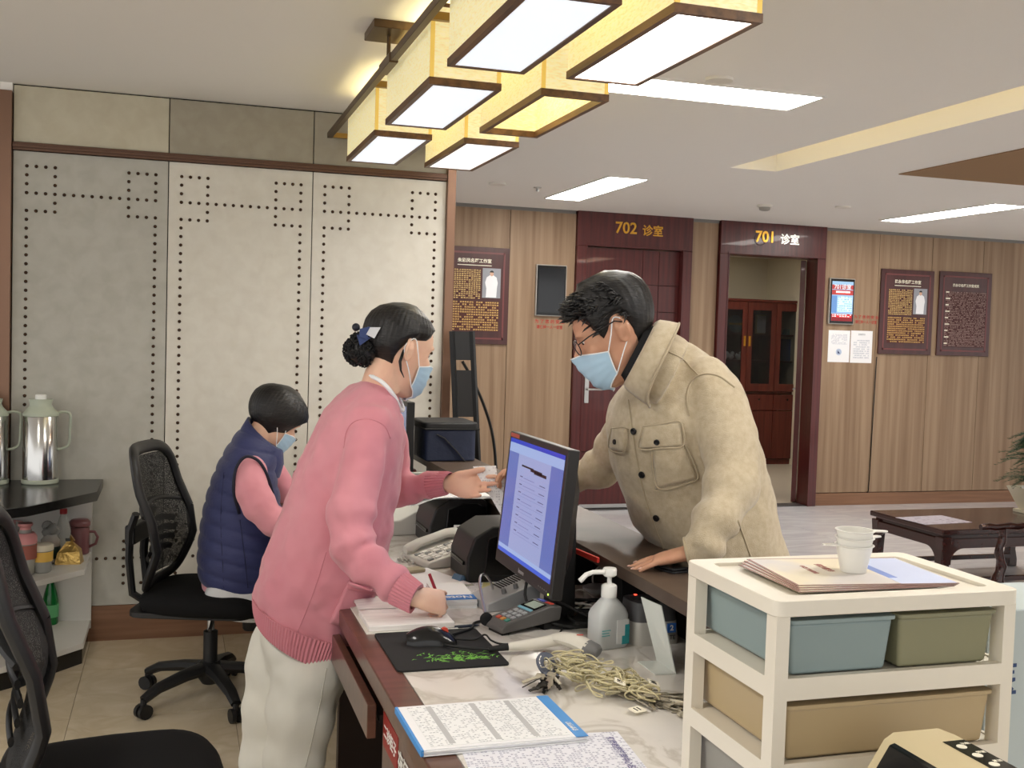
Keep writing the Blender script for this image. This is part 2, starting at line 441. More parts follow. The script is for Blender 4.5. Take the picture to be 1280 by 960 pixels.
def disc(u, v, r, name, label, z=CEIL):
    p = on(u, v, 'z', z)
    single(name, MB().lathe([(r, -.012), (r*1.02, -.004), (r*1.02, 0)], 20), mat('white_plastic', (228, 224, 214), .4), label, 'ceiling fitting', loc=(p.x, p.y, z), smooth=True)
disc(899, 98, .055, 'ceiling_speaker', 'small round cover beside the large ceiling panel', CEIL)
disc(622, 229, .06, 'ceiling_speaker', 'small round cover on the ceiling near the felt partition', CEIL)
disc(1054, 258, .06, 'ceiling_speaker', 'small round cover on the ceiling beside the smoke detector', CEIL)
p = on(956, 256, 'z', CEIL)
sd = thing('smoke_detector', 'white smoke detector on the ceiling in front of the 701 door', 'smoke detector', (p.x, p.y, CEIL))
part('base', MB().lathe([(.05, -.02), (.06, -.014), (.06, 0)], 20), MATS['white_plastic'], sd, smooth=True)
part('sensor', MB().lathe([(.028, -.045), (.04, -.04), (.044, -.02)], 20), mat('grey_plastic', (150, 146, 138), .5), sd, smooth=True)
p = on(672, 234, 'z', CEIL)
single('sprinkler', MB().lathe([(.012, -.03), (.012, -.008), (.03, -.006), (.03, 0)], 12), M_steel, 'tiny sprinkler head on the ceiling left of the 702 panel light', 'sprinkler', loc=(p.x, p.y, CEIL), smooth=True)

# ---- row of six cloth lanterns on one hanging frame
ch = thing('lantern_chandelier', 'hanging frame with six yellow cloth box lanterns over the reception desk', 'chandelier', (1.0, 3.7, CEIL))
M_cloth = mat('lantern_linen', (238, 228, 184), .8, emit=((245, 234, 168), .40), bump=((400, 400, 400), .3, .001),
              var=((222, 208, 152), (50, 50, 200), 5, .36, .66))
_n = M_cloth.node_tree; _b = _n.nodes['Principled BSDF']; _n.links.new(_b.inputs['Base Color'].links[0].from_socket, _b.inputs['Emission Color'])
M_strip = mat('lantern_corner', (208, 178, 96), .7, emit=((230, 190, 90), .4))
M_wal = mat('walnut_strip', (112, 78, 46), .45, var=((84, 56, 32), (30, 3, 30), 4, .4, .6))
def to(mbx): 
    for p_ in mbx.v: p_ -= Vector((1.0, 3.7, CEIL))
    return mbx
RZ = 2.42
part('rail', to(MB().box((.678, 2.0, RZ-.012), (.702, 5.29, RZ+.014))), mat('bronze_rail', (92, 72, 50), .4, .6), ch, bevel=.002)
part('rail', to(MB().box((1.33, 2.0, RZ-.012), (1.354, 5.29, RZ+.014))), MATS['bronze_rail'], ch, bevel=.002)
for yy in (5.27, 4.1, 3.15, 2.05):
    part('cross_bar', to(MB().box((.70, yy-.012, RZ-.012), (1.332, yy+.012, RZ+.012))), mat('brass_bar', (150, 118, 62), .35, .6), ch, bevel=.002)
for yy in (3.78, 2.3):
    part('canopy', to(MB().box((.62, yy-.1, CEIL-.028), (.76, yy+.1, CEIL))), MATS['bronze_rail'], ch, bevel=.003)
    part('rod', to(MB().tube([(.69, yy, RZ), (.69, yy, CEIL-.02)], .007)), MATS['bronze_rail'], ch, smooth=True)
    part('sleeve', to(MB().box((.674, yy-.1, RZ-.016), (.706, yy+.1, RZ+.018))), MATS['bronze_rail'], ch, bevel=.003)
for xi, x0 in enumerate((.726, 1.086)):
    for yi, y1 in enumerate((4.945, 3.99, 3.035)):
        x1 = x0+.224; y0 = y1-.72; z0 = 2.25; z1 = 2.485; t = .004
        sh = part('shade', to(MB().box((x0, y0, z0+.02), (x0+t, y1, z1)).box((x1-t, y0, z0+.02), (x1, y1, z1))
                  .box((x0+t, y0, z0+.02), (x1-t, y0+t, z1)).box((x0+t, y1-t, z0+.02), (x1-t, y1, z1))), M_cloth, ch)
        for xc in (x0-.001, x1-.012): part('corner_strip', to(MB().box((xc, y0-.001, z0+.02), (xc+.013, y0+.005, z1))), M_strip, sh)
        part('bottom_frame', to(MB().box((x0-.003, y0-.003, z0), (x0+.014, y1+.003, z0+.022)).box((x1-.014, y0-.003, z0), (x1+.003, y1+.003, z0+.022))
             .box((x0+.014, y0-.003, z0), (x1-.014, y0+.014, z0+.022)).box((x0+.014, y1-.014, z0), (x1-.014, y1+.003, z0+.022))), M_wal, sh)
        part('top_frame', to(MB().box((x0-.002, y0-.002, z1), (x0+.012, y1+.002, z1+.012)).box((x1-.012, y0-.002, z1), (x1+.002, y1+.002, z1+.012))
             .box((x0+.012, y0-.002, z1), (x1-.012, y0+.012, z1+.012)).box((x0+.012, y1-.012, z1), (x1-.012, y1+.002, z1+.012))), M_wal, sh)
        lit = (xi == 1 and yi == 2)
        if xi == 1 and yi == 1:
            dm = None
        else:
            dm = mat('lantern_diffuser_lit' if lit else ('lantern_diffuser_warm' if xi else 'lantern_diffuser'), (236, 240, 244), .45,
                     emit=((255, 252, 246), 4.0) if lit else (((250, 246, 240), .75) if xi else ((226, 236, 246), .62)))
        if dm: part('diffuser', to(MB().box((x0+.012, y0+.012, z0+.003), (x1-.012, y1-.012, z0+.007))), dm, sh)
        bl = part('lamp_tube', to(MB().tube([((x0+x1)/2, y0+.1, z1-.05), ((x0+x1)/2, y1-.1, z1-.05)], .014)),
                  mat('lit_tube_bright' if lit else 'lit_tube', (255, 240, 200), .5, emit=((255, 240, 190), 16 if lit else 9)), sh, smooth=True)
# ================================================================== reception desk and large furniture
DZ = .77; TZ = .95
M_desk = mat('brown_desk_board', (100, 66, 52), .28, var=((84, 54, 42), (3, 40, 40), 4, .35, .65), coat=.2)
M_deskin = mat('dark_desk_board', (52, 36, 30), .5)
M_top = marble('marble_film', (222, 217, 210), (198, 191, 181), (5.5, 4.5, 3), .12, (227, 222, 215), .05)
M_trans = mat('smoked_brown_stone', (94, 79, 68), .42, var=((74, 60, 50), (5, 9, 5), 5, .35, .7))
dk = thing('reception_desk', 'long reception desk with a marble-film worktop and a brown front edge', 'desk', (.8, 3.2, 0))
def dko(mb):
    for p_ in mb.v: p_ -= Vector((.8, 3.2, 0))
    return mb
part('worktop', dko(MB().box((.474, .75, DZ-.03), (1.19, 5.2, DZ)).box((1.19, .75, DZ-.03), (1.5, 1.55, DZ))), M_top, dk)
part('edge_strip', dko(MB().box((.415, .75, DZ-.045), (.474, 5.2, DZ))), M_desk, dk, bevel=.004)
part('fascia', dko(MB().box((.424, .75, DZ-.06), (.44, 5.2, DZ-.045))), M_desk, dk)
part('end_panel', dko(MB().box((.46, .76, 0), (1.45, .80, DZ-.03))), M_deskin, dk)
part('end_panel', dko(MB().box((.46, 5.1, 0), (1.19, 5.14, DZ-.03))), M_deskin, dk)
part('support_panel', dko(MB().box((.5, 3.3, 0), (1.19, 3.34, DZ-.03))), M_deskin, dk)
tr = part('pull_out_tray', dko(MB().box((.43, 2.26, .655), (.8, 2.78, .672))), M_deskin, dk)
part('tray_front', dko(MB().box((.400, 2.245, .628), (.42, 2.80, .702))), M_desk, tr, bevel=.002)

rc = thing('raised_counter', 'raised brown stone counter top with its dark riser along the visitor side', 'counter', (1.14, 3.4, 0))
part('riser', MB().box((.05, -1.83, 0), (.095, 1.8, TZ-.03)), M_deskin, rc)
part('top', MB().box((-.115, -1.83, TZ-.03), (.11, 1.8, TZ)), M_trans, rc, bevel=.0015, seg=1)

pd = thing('drawer_pedestal', 'dark brown under-desk drawer pedestal with a red sticker', 'drawer unit', (.62, 1.7, 0))
part('carcass', MB().box((-.17, -.3, 0), (.25, .53, .705)), M_deskin, pd, bevel=.002)
for z0, z1 in ((.46, .705), (.24, .45), (.02, .23)):
    d_ = part('drawer_front', MB().box((-.19, -.295, z0), (-.171, .525, z1)), M_desk, pd, bevel=.003)
    part('drawer_gap', MB().box((-.172, -.29, z0-.006), (-.17, .52, z0)), M_dark, d_)
M_red = mat('red_sticker', (150, 44, 40), .4)
M_white = mat('white_print', (236, 234, 228), .5)
st_ = part('sticker', MB().box((-.1915, .36, .628), (-.19, .51, .698)), M_red, pd, label='red sticker')
FL = lambda o, y=0, z=0: frame(o, (0,-1,0), (0,0,1))
text('lettering', '二诊柜子', .033, M_white, st_, FL((-.192, .435, .662)), .0003, .0006)
text('lettering', '夜间', .05, M_white, pd, FL((-.192, .30, .655)), .0003, .0008)

# ---- three-tier plastic organiser
M_orgw = mat('cream_plastic', (226, 219, 204), .38)
ox0, ox1, oy0, oy1, oz = .765, 1.152, 1.245, 1.505, 1.157
og = thing('plastic_organizer', 'cream plastic three-tier drawer organiser standing on the desk', 'organizer', ((ox0+ox1)/2, (oy0+oy1)/2, DZ))
ow, od, ohh = (ox1-ox0)/2, (oy1-oy0)/2, oz-DZ
t = .022; z3 = ohh-.02
tp = MB().rbox((-ow-.004, -od-.004, ohh-.022), (ow+.004, od+.004, ohh-.006), .014)
part('lid', tp, M_orgw, og, bevel=.002)
fr_ = []
def ring(z0, z1, w): 
    m_ = MB()
    pts = []
    rin, rout = .01, .014
    for r, ww, dd in ((rout, ow+.004, od+.004), (rin, ow+.004-w, od+.004-w)):
        pp = []
        for cx, cy, a0 in ((ww-r, dd-r, 0), (-ww+r, dd-r, PI/2), (-ww+r, -dd+r, PI), (ww-r, -dd+r, 1.5*PI)):
            for i in range(4):
                a = a0+i*PI/6; pp.append((cx+r*math.cos(a), cy+r*math.sin(a)))
        pts.append(pp)
    n = 16
    m_.rings([[(x, y, z0) for x, y in pts[0]], [(x, y, z1) for x, y in pts[0]], [(x, y, z1) for x, y in pts[1]], [(x, y, z0) for x, y in pts[1]], [(x, y, z0) for x, y in pts[0]]], True, False)
    return m_
part('top_rim', ring(ohh-.008, ohh, .03), M_orgw, og, bevel=.0015)
PT = .116
for k in range(3):
    zt = z3-PT*k
    tier = part('tier_frame', MB().box((-ow, -od, zt-PT), (-ow+.02, -od+.026, zt)).box((ow-.02, -od, zt-PT), (ow, -od+.026, zt))
         .box((-ow, od-.026, zt-PT), (-ow+.02, od, zt)).box((ow-.02, od-.026, zt-PT), (ow, od, zt))
         .box((-ow+.02, -od, zt-PT), (ow-.02, -od+.012, zt-PT+.03)).box((-ow, -od+.026, zt-PT), (-ow+.006, od-.026, zt-PT+.028)).box((ow-.006, -od+.026, zt-PT), (ow, od-.026, zt-PT+.028))
         .box((-ow+.006, -od+.012, zt-PT+.018), (ow-.006, od, zt-PT+.026)), M_orgw, og)
part('foot_frame', MB().box((-ow, -od, 0), (ow, od, z3-3*PT)), M_orgw, og, bevel=.003)
def drawer(x0, x1, k, rgb, nm):
    z0 = z3-PT*k-PT+.029; z1 = z3-PT*k-.006; m_ = mat(nm, rgb, .42)
    tp_ = .006
    b = MB(); y0, y1 = -od+.008, od+.012
    o_ = [[(x0+tp_, y0+tp_, z0), (x1-tp_, y0+tp_, z0), (x1-tp_, y1-tp_, z0), (x0+tp_, y1-tp_, z0)],
          [(x0, y0, z1-.008), (x1, y0, z1-.008), (x1, y1, z1-.008), (x0, y1, z1-.008)]]
    b.rings(o_)
    d = part('drawer', b, m_, og, bevel=.006, seg=3)
    part('drawer_rim', MB().rbox((x0-.003, y0-.005, z1-.009), (x1+.003, y1+.003, z1-.003), .008), m_, d, bevel=.0015)
drawer(-ow+.026, -.006, 0, (136, 152, 152), 'blue_grey_drawer')
drawer(.004, ow-.03, 0, (134, 132, 104), 'olive_drawer')
drawer(-ow+.026, ow-.03, 1, (178, 158, 122), 'khaki_drawer')
drawer(-ow+.026, ow-.03, 2, (150, 148, 142), 'grey_drawer')

# ---- office chairs
M_blk = mat('black_plastic', (26, 26, 27), .45)
M_fab = mat('black_seat_fabric', (22, 22, 23), .95, bump=((500, 500, 500), .3, .001), spec=.2)
M_mesh = bpy.data.materials.new('black_mesh_weave'); M_mesh.use_nodes = True
def _mesh():
    nt = M_mesh.node_tree; N = nt.nodes; L = nt.links; b = N['Principled BSDF']
    b.inputs['Base Color'].default_value = srgb(30, 30, 31); b.inputs['Roughness'].default_value = .8
    tc = N.new('ShaderNodeTexCoord'); ck = N.new('ShaderNodeTexVoronoi'); ck.inputs['Scale'].default_value = 320
    ck.feature = 'F1'
    L.new(tc.outputs['Object'], ck.inputs['Vector'])
    lt = N.new('ShaderNodeMath'); lt.operation = 'GREATER_THAN'; lt.inputs[1].default_value = .27
    L.new(ck.outputs['Distance'], lt.inputs[0]); L.new(lt.outputs[0], b.inputs['Alpha'])
_mesh()
def back_pt(s, z):
    """point on the curved back; s -1..1 across"""
    xb = -.235 + .05*math.exp(-((z-.70)/.13)**2) - .16*max(0, z-.72)
    hw = .215 + .02*math.sin(min(max((z-.5)/.55, 0), 1)*PI)
    return Vector((xb - .045*(1-s*s) + .045, s*hw, z))
def make_chair(label):
    t = thing('office_chair', label, 'chair', group='black mesh office chairs')
    for k in range(5):
        a = 2*PI*k/5 + .28; ca, sa = math.cos(a), math.sin(a)
        lg = part('leg', MB().tube([(.03*ca, .03*sa, .135), (.12*ca, .12*sa, .128), (.24*ca, .24*sa, .105), (.30*ca, .30*sa, .075)], [.036, .031, .026, .021], 8, flat=(1, .8)), M_blk, t, smooth=True)
        c = part('caster', MB().tube([(.30*ca-.022*sa, .30*sa+.022*ca, .029), (.30*ca-.006*sa, .30*sa+.006*ca, .029)], .029, 14)
             .tube([(.30*ca+.022*sa, .30*sa-.022*ca, .029), (.30*ca+.006*sa, .30*sa-.006*ca, .029)], .029, 14)
             .tube([(.30*ca, .30*sa, .03), (.30*ca, .30*sa, .078)], .012, 8)
             .tube([(.30*ca-.02*sa, .30*sa+.02*ca, .03), (.30*ca+.02*sa, .30*sa-.02*ca, .03)], .01, 8), M_blk, lg, smooth=True)
    part('hub', MB().lathe([(.03, .07), (.05, .1), (.052, .15), (.036, .165)], 18), M_blk, t, smooth=True)
    part('gas_lift_sleeve', MB().lathe([(.028, .15), (.028, .29), (.02, .295)], 16), M_blk, t, smooth=True)
    part('gas_lift', MB().lathe([(.014, .28), (.014, .385)], 14), M_steel, t, smooth=True)
    mc = part('mechanism', MB().box((-.1, -.07, .37), (.12, .07, .405)), M_blk, t, bevel=.01)
    part('lever', MB().tube([(.03, -.06, .385), (.05, -.17, .37), (.06, -.235, .36)], .007), M_blk, mc, smooth=True)
    part('tension_knob', MB().lathe([(.028, .30), (.034, .31), (.034, .37)], 14, c=(.16, 0, 0)), M_blk, t, smooth=True)
    # seat cushion, waterfall front
    rs = []
    for z, g in ((.40, .86), (.415, .97), (.44, 1.0), (.463, .99), (.478, .93), (.484, .80), (.486, .4)):
        r_ = []
        for i in range(40):
            a = 2*PI*i/40; c, s = math.cos(a), math.sin(a)
            e = .42
            x = .245*g*math.copysign(abs(c)**e, c); y = .245*g*math.copysign(abs(s)**e, s)
            y *= 1-.10*(x < 0)*(-x/.245)
            dz_ = -.022*max(0, (x-.12)/.12)**2
            r_.append((x, y, z+dz_))
        rs.append(r_)
    part('seat', MB().rings(rs), M_fab, t, smooth=True, auto=1.2)
    # back: bent frame, woven mesh, lumbar plate, spine
    out = []
    for k in range(64):
        a = 2*PI*k/64; c, s = math.cos(a), math.sin(a)
        out.append(back_pt(math.copysign(abs(c)**.38, c), .775+.275*math.copysign(abs(s)**.38, s)))
    out.append(out[0])
    bf = part('back_frame', MB().tube(out, .019, 10, flat=(1.4, .85), caps=False), M_blk, t, smooth=True)
    g = MB(); nz, ny = 24, 12
    g.rings([[back_pt(-.93+1.86*i/ny, .53+.49*k/nz) for i in range(ny+1)] for k in range(nz+1)], closed=False)
    part('back_mesh', g, M_mesh, bf, smooth=True)
    for zz, hw in ((.80, .9), (.775, .9)):
        pass
    lb = MB()
    lb.tube([back_pt(s_/8, .80-.035*(1-(s_/8)**2)*-1) + Vector((-.012, 0, 0)) for s_ in range(-8, 9)], .014, 8, flat=(1.2, .7))
    part('cross_brace', lb, M_blk, bf, smooth=True)
    for j in range(4):
        part('lumbar_slat', MB().tube([back_pt(s_/8*.62, .755-.04*j-.02*(s_/8)**2) + Vector((-.024, 0, 0)) for s_ in range(-8, 9)], .013, 8, flat=(.5, 1.0)), M_blk, bf, smooth=True)
    for s_ in (-1, 1):
        part('spine_bar', MB().tube([(-.05, .05*s_, .385), (-.2, .07*s_, .40), (-.285, .085*s_, .46), (-.30, .085*s_, .6), (-.295, .09*s_, .72), (-.27, .1*s_, .79)], .019, 8, flat=(1.2, .8)), M_blk, t, smooth=True)
    part('spine_bridge', MB().box((-.315, -.1, .66), (-.275, .1, .74)), M_blk, t, bevel=.008)
    part('seat_shell', MB().rbox((-.27, -.21, .392), (.2, .21, .415), .06), M_blk, t, bevel=.004)
    return t
chA = make_chair('black mesh office chair under the seated woman in the navy vest')
chA.scale = (1, 1, .955); chA.location = (.15, 4.42, 0); chA.rotation_euler.z = -.30
chB = copy_tree(chA); chB.scale = (1, 1, 1.01); chB['label'] = 'empty black mesh office chair behind the standing woman in pink'
chB.location = (-.115, 2.56, 0); chB.rotation_euler.z = .07

# ---- corner cupboard by the partition with a black top
cz = .764
M_lam = mat('white_laminate', (206, 203, 196), .45)
M_ctop = mat('black_counter_top', (30, 29, 29), .22)
cb_ = thing('corner_cupboard', 'open white corner cupboard with shelves and a black worktop against the felt partition', 'cupboard', (-.75, 5.0, 0))
def cbo(mb):
    for p_ in mb.v: p_ -= Vector((-.75, 5.0, 0))
    return mb
topp = [(-.312, YP-.02), (-.312, 4.93), (-.54, 4.57), (-.70, 4.45), (-2.3, 4.45), (-2.3, YP-.02)]
shp = [(-.360, YP-.02), (-.360, 4.93), (-.56, 4.705), (-.72, 4.58), (-2.2, 4.56), (-2.2, YP-.02)]
part('worktop', cbo(MB().prism(topp, cz-.04, cz)), M_ctop, cb_, bevel=.003)
part('back_panel', cbo(MB().box((-2.2, YP-.036, .07), (-.357, YP-.022, cz-.04))), M_lam, cb_)
for zz in (.43, .11):
    part('shelf', cbo(MB().prism(shp, zz-.025, zz)), M_lam, cb_, bevel=.002)
part('plinth', cbo(MB().prism([(-.37, YP-.02), (-.37, 5.0), (-.58, 4.75), (-.73, 4.62), (-2.2, 4.62), (-2.2, YP-.02)], 0, .085)), M_ctop, cb_)
part('divider', cbo(MB().box((-1.2, 4.6, .11), (-1.18, YP-.04, cz-.04))), M_lam, cb_)

# ---- coffee table in the hall
M_rose = mat('dark_rosewood', (58, 26, 22), .22, var=((40, 16, 14), (30, 3, 30), 4, .35, .65), coat=.3)
ct = thing('coffee_table', 'low dark rosewood coffee table with curved apron in the hall', 'table', (5.15, 6.1, 0))
tw, td, th = .58, .36, .40
ct.location = (4.99, 5.74, 0)
part('top', MB().box((-tw, -td, th-.035), (tw, td, th)), M_rose, ct, bevel=.008)
part('neck', MB().box((-tw+.03, -td+.03, th-.065), (tw-.03, td-.03, th-.035)), M_rose, ct)
def apron(l, nm):
    pts = [(-l, 0), (-l, -.16), (-l+.06, -.16)]
    for k in range(9):
        a = PI-k*PI/16; pts.append((-l+.06+.09+.09*math.cos(a), -.145+.085*math.sin(a)))
    pts += [(-x, y) for x, y in pts[::-1]]
    return pts
for s_ in (-1, 1):
    M1 = Matrix.Translation((0, s_*(td-.025), th-.06)) @ Matrix.Rotation(PI/2, 4, 'X')
    part('apron', MB().prism(apron(tw-.02, 0), -.012, .012, M1), M_rose, ct, bevel=.004)
    M2 = Matrix.Translation((s_*(tw-.025), 0, th-.06)) @ Matrix.Rotation(PI/2, 4, 'Z') @ Matrix.Rotation(PI/2, 4, 'X')
    part('apron', MB().prism(apron(td-.02, 0), -.012, .012, M2), M_rose, ct, bevel=.004)
    for q in (-1, 1):
        lx, ly = q*(tw-.045), s_*(td-.045)
        part('leg', MB().rings([[(lx+dx*a+q*o_, ly+dy*a+s_*o_, z) for dx, dy in ((-1,-1),(1,-1),(1,1),(-1,1))] for z, a, o_ in
             ((0, .034, .012), (.05, .034, .01), (.12, .026, 0), (.24, .03, 0), (th-.05, .036, 0))]), M_rose, ct, bevel=.006)
    part('stretcher', MB().box((-tw+.06, s_*(td-.06)-.014, .06), (tw-.06, s_*(td-.06)+.014, .09)), M_rose, ct, bevel=.004)
# ================================================================== things on the far wall, in the hall and in the room behind
WY = YF-.001
M_board = mat('maroon_board', (74, 34, 32), .35, var=((62, 26, 25), (20, 20, 2), 4, .35, .65), coat=.2)
M_boardline = mat('board_border', (112, 58, 58), .4)
M_ivory = mat('ivory_print', (240, 234, 214), .5)
def uvq(o, x0, x1, z0, z1):
    return add_uv(o, lambda c: ((c.x-x0)/(x1-x0), (c.z-z0)/(z1-z0)))
def board(x0, x1, z0, z1, label, title, kind):
    cx = (x0+x1)/2; w = (x1-x0)/2
    t = thing('wall_board', label, 'sign board', (cx, WY, z0)); h = z1-z0
    part('panel', MB().box((-w, -.018, 0), (w, 0, h)), M_board, t, bevel=.003)
    i = .04
    part('border', MB().box((-w+i, -.0195, i), (-w+i+.014, -.018, h-i)).box((w-i-.014, -.0195, i), (w-i, -.018, h-i))
         .box((-w+i, -.0195, i), (w-i, -.018, i+.014)).box((-w+i, -.0195, h-i-.014), (w-i, -.018, h-i)), M_boardline, t)
    text('title', title, .036 if kind < 2 else .030, M_ivory, t, frame((0 if kind else .0, -.0195, h-.115 if kind < 2 else h-.13), (1,0,0), (0,0,1)), .0004, .0008)
    if kind < 2:
        part('rule', MB().box((-.145, -.0196, h-.153), (.145, -.0186, h-.147)), M_ivory, t)
        gold = bricktext('gold_print_%d' % kind, (74, 32, 28), (206, 176, 116), 15, 13, .95, seed=kind)
        gold2 = bricktext('gold_print_%d_b' % kind, (76, 32, 26), (200, 162, 98), 12, 22, .82, seed=kind+5)
        a = part('print_block', MB().box((-w+.085, -.0192, h*.46), (.055, -.0182, h-.185)), gold, t); uvq(a, -w+.085, .055, h*.46, h-.185)
        a = part('print_block', MB().box((-w+.085, -.0192, .105), (w-.085, -.0182, h*.44)), gold2, t); uvq(a, -w+.085, w-.085, .105, h*.44)
        # portrait print: plain doctor in a white coat
        px0, px1, pz0, pz1 = .07, w-.075, h*.48, h-.17
        ph = part('portrait', MB().box((px0, -.0205, pz0), (px1, -.0182, pz1)), mat('portrait_grey', (150, 152, 160), .4), t)
        pc = (px0+px1)/2; y_ = -.0212; W_ = px1-px0; H_ = pz1-pz0
        part('coat', MB().prism([(pc-.30*W_, 0), (pc+.28*W_, 0), (pc+.3*W_, .3*H_), (pc+.34*W_, .5*H_), (pc+.27*W_, .68*H_), (pc+.1*W_, .75*H_), (pc-.1*W_, .75*H_), (pc-.27*W_, .68*H_), (pc-.36*W_, .5*H_), (pc-.28*W_, .3*H_)], 0, .0006,
             Matrix.Translation((0, y_+.0006, pz0+.004)) @ Matrix.Rotation(PI/2, 4, 'X')), mat('portrait_white', (238, 238, 242), .5), ph)
        part('face', MB().prism([(pc+.105*W_*math.cos(k*PI/8), .82*H_+.085*H_*math.sin(k*PI/8)) for k in range(16)], 0, .0009, Matrix.Translation((0, y_+.0006, pz0)) @ Matrix.Rotation(PI/2, 4, 'X')), mat('portrait_skin', (214, 172, 146), .5), ph)
        part('hair', MB().prism([(pc+.115*W_*math.cos(k*PI/8), .86*H_+.065*H_*math.sin(k*PI/8)) for k in range(9)], 0, .0012, Matrix.Translation((0, y_+.0006, pz0)) @ Matrix.Rotation(PI/2, 4, 'X')), mat('portrait_black', (30, 28, 28), .5), ph)
    else:
        gp = bricktext('grey_print', (74, 38, 36), (176, 150, 142), 34, 46, .7, seed=9, gap=.5)
        a = part('print_block', MB().box((-w+.075, -.0192, .085), (w-.06, -.0182, h-.19)), gp, t); uvq(a, -w+.075, w-.06, .085, h-.19)
        for k in range(9):
            part('heading', MB().box((-w+.075, -.0196, h-.2-k*(h-.31)/8), (-w+.075+(.05 if k % 2 else .035), -.0186, h-.189-k*(h-.31)/8)), M_ivory, t)
    return t
b = on(637, 311, 'y', WY); bz0 = on(634, 431, 'y', WY).z
board(b.x-.6, b.x, bz0, b.z, 'maroon doctor board with portrait half hidden behind the felt partition', '朱彩凤名医工作室', 0)
b = on(1167, 339, 'y', WY); a = on(1101, 336, 'y', WY); bz0 = on(1130, 443, 'y', WY).z
board(a.x, b.x, bz0, (a.z+b.z)/2, 'maroon doctor board with gold print and portrait beside the tall screen', '陈永华名医工作室', 1)
b = on(1239, 342, 'y', WY); a = on(1174, 339, 'y', WY); bz0 = on(1205, 445, 'y', WY).z
board(a.x, b.x, bz0, (a.z+b.z)/2, 'maroon text board without portrait next to the potted plant end', '陈永华名医工作室成员', 2)

M_bez = mat('black_bezel', (12, 12, 13), .15)
def wall_screen(u0, v0, u1, v1, label, lit):
    a = on(u0, v0, 'y', WY-.03); b = on(u1, v1, 'y', WY-.03)
    w = (b.x-a.x)/2; h = a.z-b.z
    t = thing('wall_screen', label, 'screen', ((a.x+b.x)/2, WY, b.z))
    part('case', MB().box((-w, -.03, 0), (w, 0, h)), mat('silver_case', (176, 172, 166), .35, .6), t, bevel=.006)
    part('glass', MB().box((-w+.008, -.033, .008), (w-.008, -.0295, h-.008)), M_bez, t, bevel=.002)
    x0, x1, z0, z1 = -w+.022, w-.022, .03, h-.03; y = -.0336
    def em(n, c, s=.8): return mat('screen_'+n, (20, 20, 22), .3, emit=(c, s))
    def blk(nm, ax, bx, az, bz, m_, d=.0):
        return part(nm, MB().box((x0+(x1-x0)*ax, y-.0003-d, z0+(z1-z0)*az), (x0+(x1-x0)*bx, y+.0005, z0+(z1-z0)*bz)), m_, t)
    if not lit:
        blk('panel', 0, 1, 0, 1, mat('dark_panel', (30, 32, 36), .08)); return t
    blk('picture', 0, 1, 0, 1, em('pale', (168, 206, 238)))
    blk('banner', 0, 1, .80, .915, em('red', (196, 62, 58)), .0002)
    blk('banner', 0, 1, .66, .785, em('red', (196, 62, 58)), .0002)
    text('lettering', '701诊室', .052, em('white', (246, 246, 250)), t, frame((0, y-.0007, z0+(z1-z0)*.858), (1,0,0), (0,0,1)), .0002, .001)
    blk('side_column', 0, .25, .2, .64, em('blue', (112, 158, 216)), .0002)
    pr = bricktext('screen_print', (168, 206, 238), (96, 130, 176), 7, 9, .7, seed=3, emit=.8)
    a_ = blk('print_block', .28, .96, .24, .62, pr, .0002)
    uvq(a_, x0+(x1-x0)*.28, x0+(x1-x0)*.96, z0+(z1-z0)*.24, z0+(z1-z0)*.62)
    pr2 = bricktext('banner_print', (196, 62, 58), (246, 240, 240), 1, 9, .95, seed=4, emit=.9)
    a_ = blk('print_block', .18, .86, .69, .76, pr2, .0004); uvq(a_, x0+(x1-x0)*.18, x0+(x1-x0)*.86, z0+(z1-z0)*.69, z0+(z1-z0)*.76)
    blk('footer', 0, 1, .0, .18, em('deep', (150, 22, 30)), .0002)
    pr3 = bricktext('footer_print', (170, 30, 36), (240, 220, 220), 2, 8, .8, seed=8, emit=.8)
    a_ = blk('print_block', .05, .95, .09, .17, pr3, .0004); uvq(a_, x0, x1, z0+(z1-z0)*.09, z0+(z1-z0)*.17)
    return t
wall_screen(671, 330, 707, 396, 'switched-off black wall screen beside the 702 door', False)
wall_screen(1038, 347, 1067, 406, 'lit wall screen with red banners beside the 701 door', True)
M_redt = mat('red_vinyl', (176, 58, 48), .5)
def vinyl(u, v, label):
    p = on(u, v, 'y', WY)
    t = thing('vinyl_lettering', label, 'lettering', (p.x, WY, p.z))
    text('line', '为 了 您 的 安 全', .034, M_redt, t, frame((0, -.0008, .028), (1,0,0), (0,0,1)), .0004, .0006, 1.06)
    text('line', '请保持一人一诊室', .034, M_redt, t, frame((0, -.0008, -.018), (1,0,0), (0,0,1)), .0004, .0006, .86)
vinyl(687, 406.5, 'two lines of red lettering on the wall under the dark screen')
vinyl(1082.5, 400.5, 'two lines of red lettering on the wall right of the lit screen')
M_paper = mat('white_paper', (236, 236, 238), .7)
def notice(u0, v0, u1, v1, label, seed, lines):
    a = on(u0, v0, 'y', WY); b = on(u1, v1, 'y', WY); w = (b.x-a.x)/2; h = a.z-b.z
    t = thing('paper_notice', label, 'notice', ((a.x+b.x)/2, WY, b.z))
    part('sheet', MB().box((-w, -.0012, 0), (w, 0, h)), M_paper, t)
    m_ = bricktext('notice_%d' % seed, (236, 236, 238), (186, 190, 202), 9, 14, .8, seed=seed)
    z0, z1 = lines
    q = part('print_block', MB().box((-w+.03, -.0016, h*z0), (w-.03, -.001, h*z1)), m_, t); uvq(q, -w+.03, w-.03, h*z0, h*z1)
    return t, h
t, h = notice(1036, 412.5, 1061, 453, 'white paper notice with a small round blue figure under the lit screen', 21, (.55, .88))
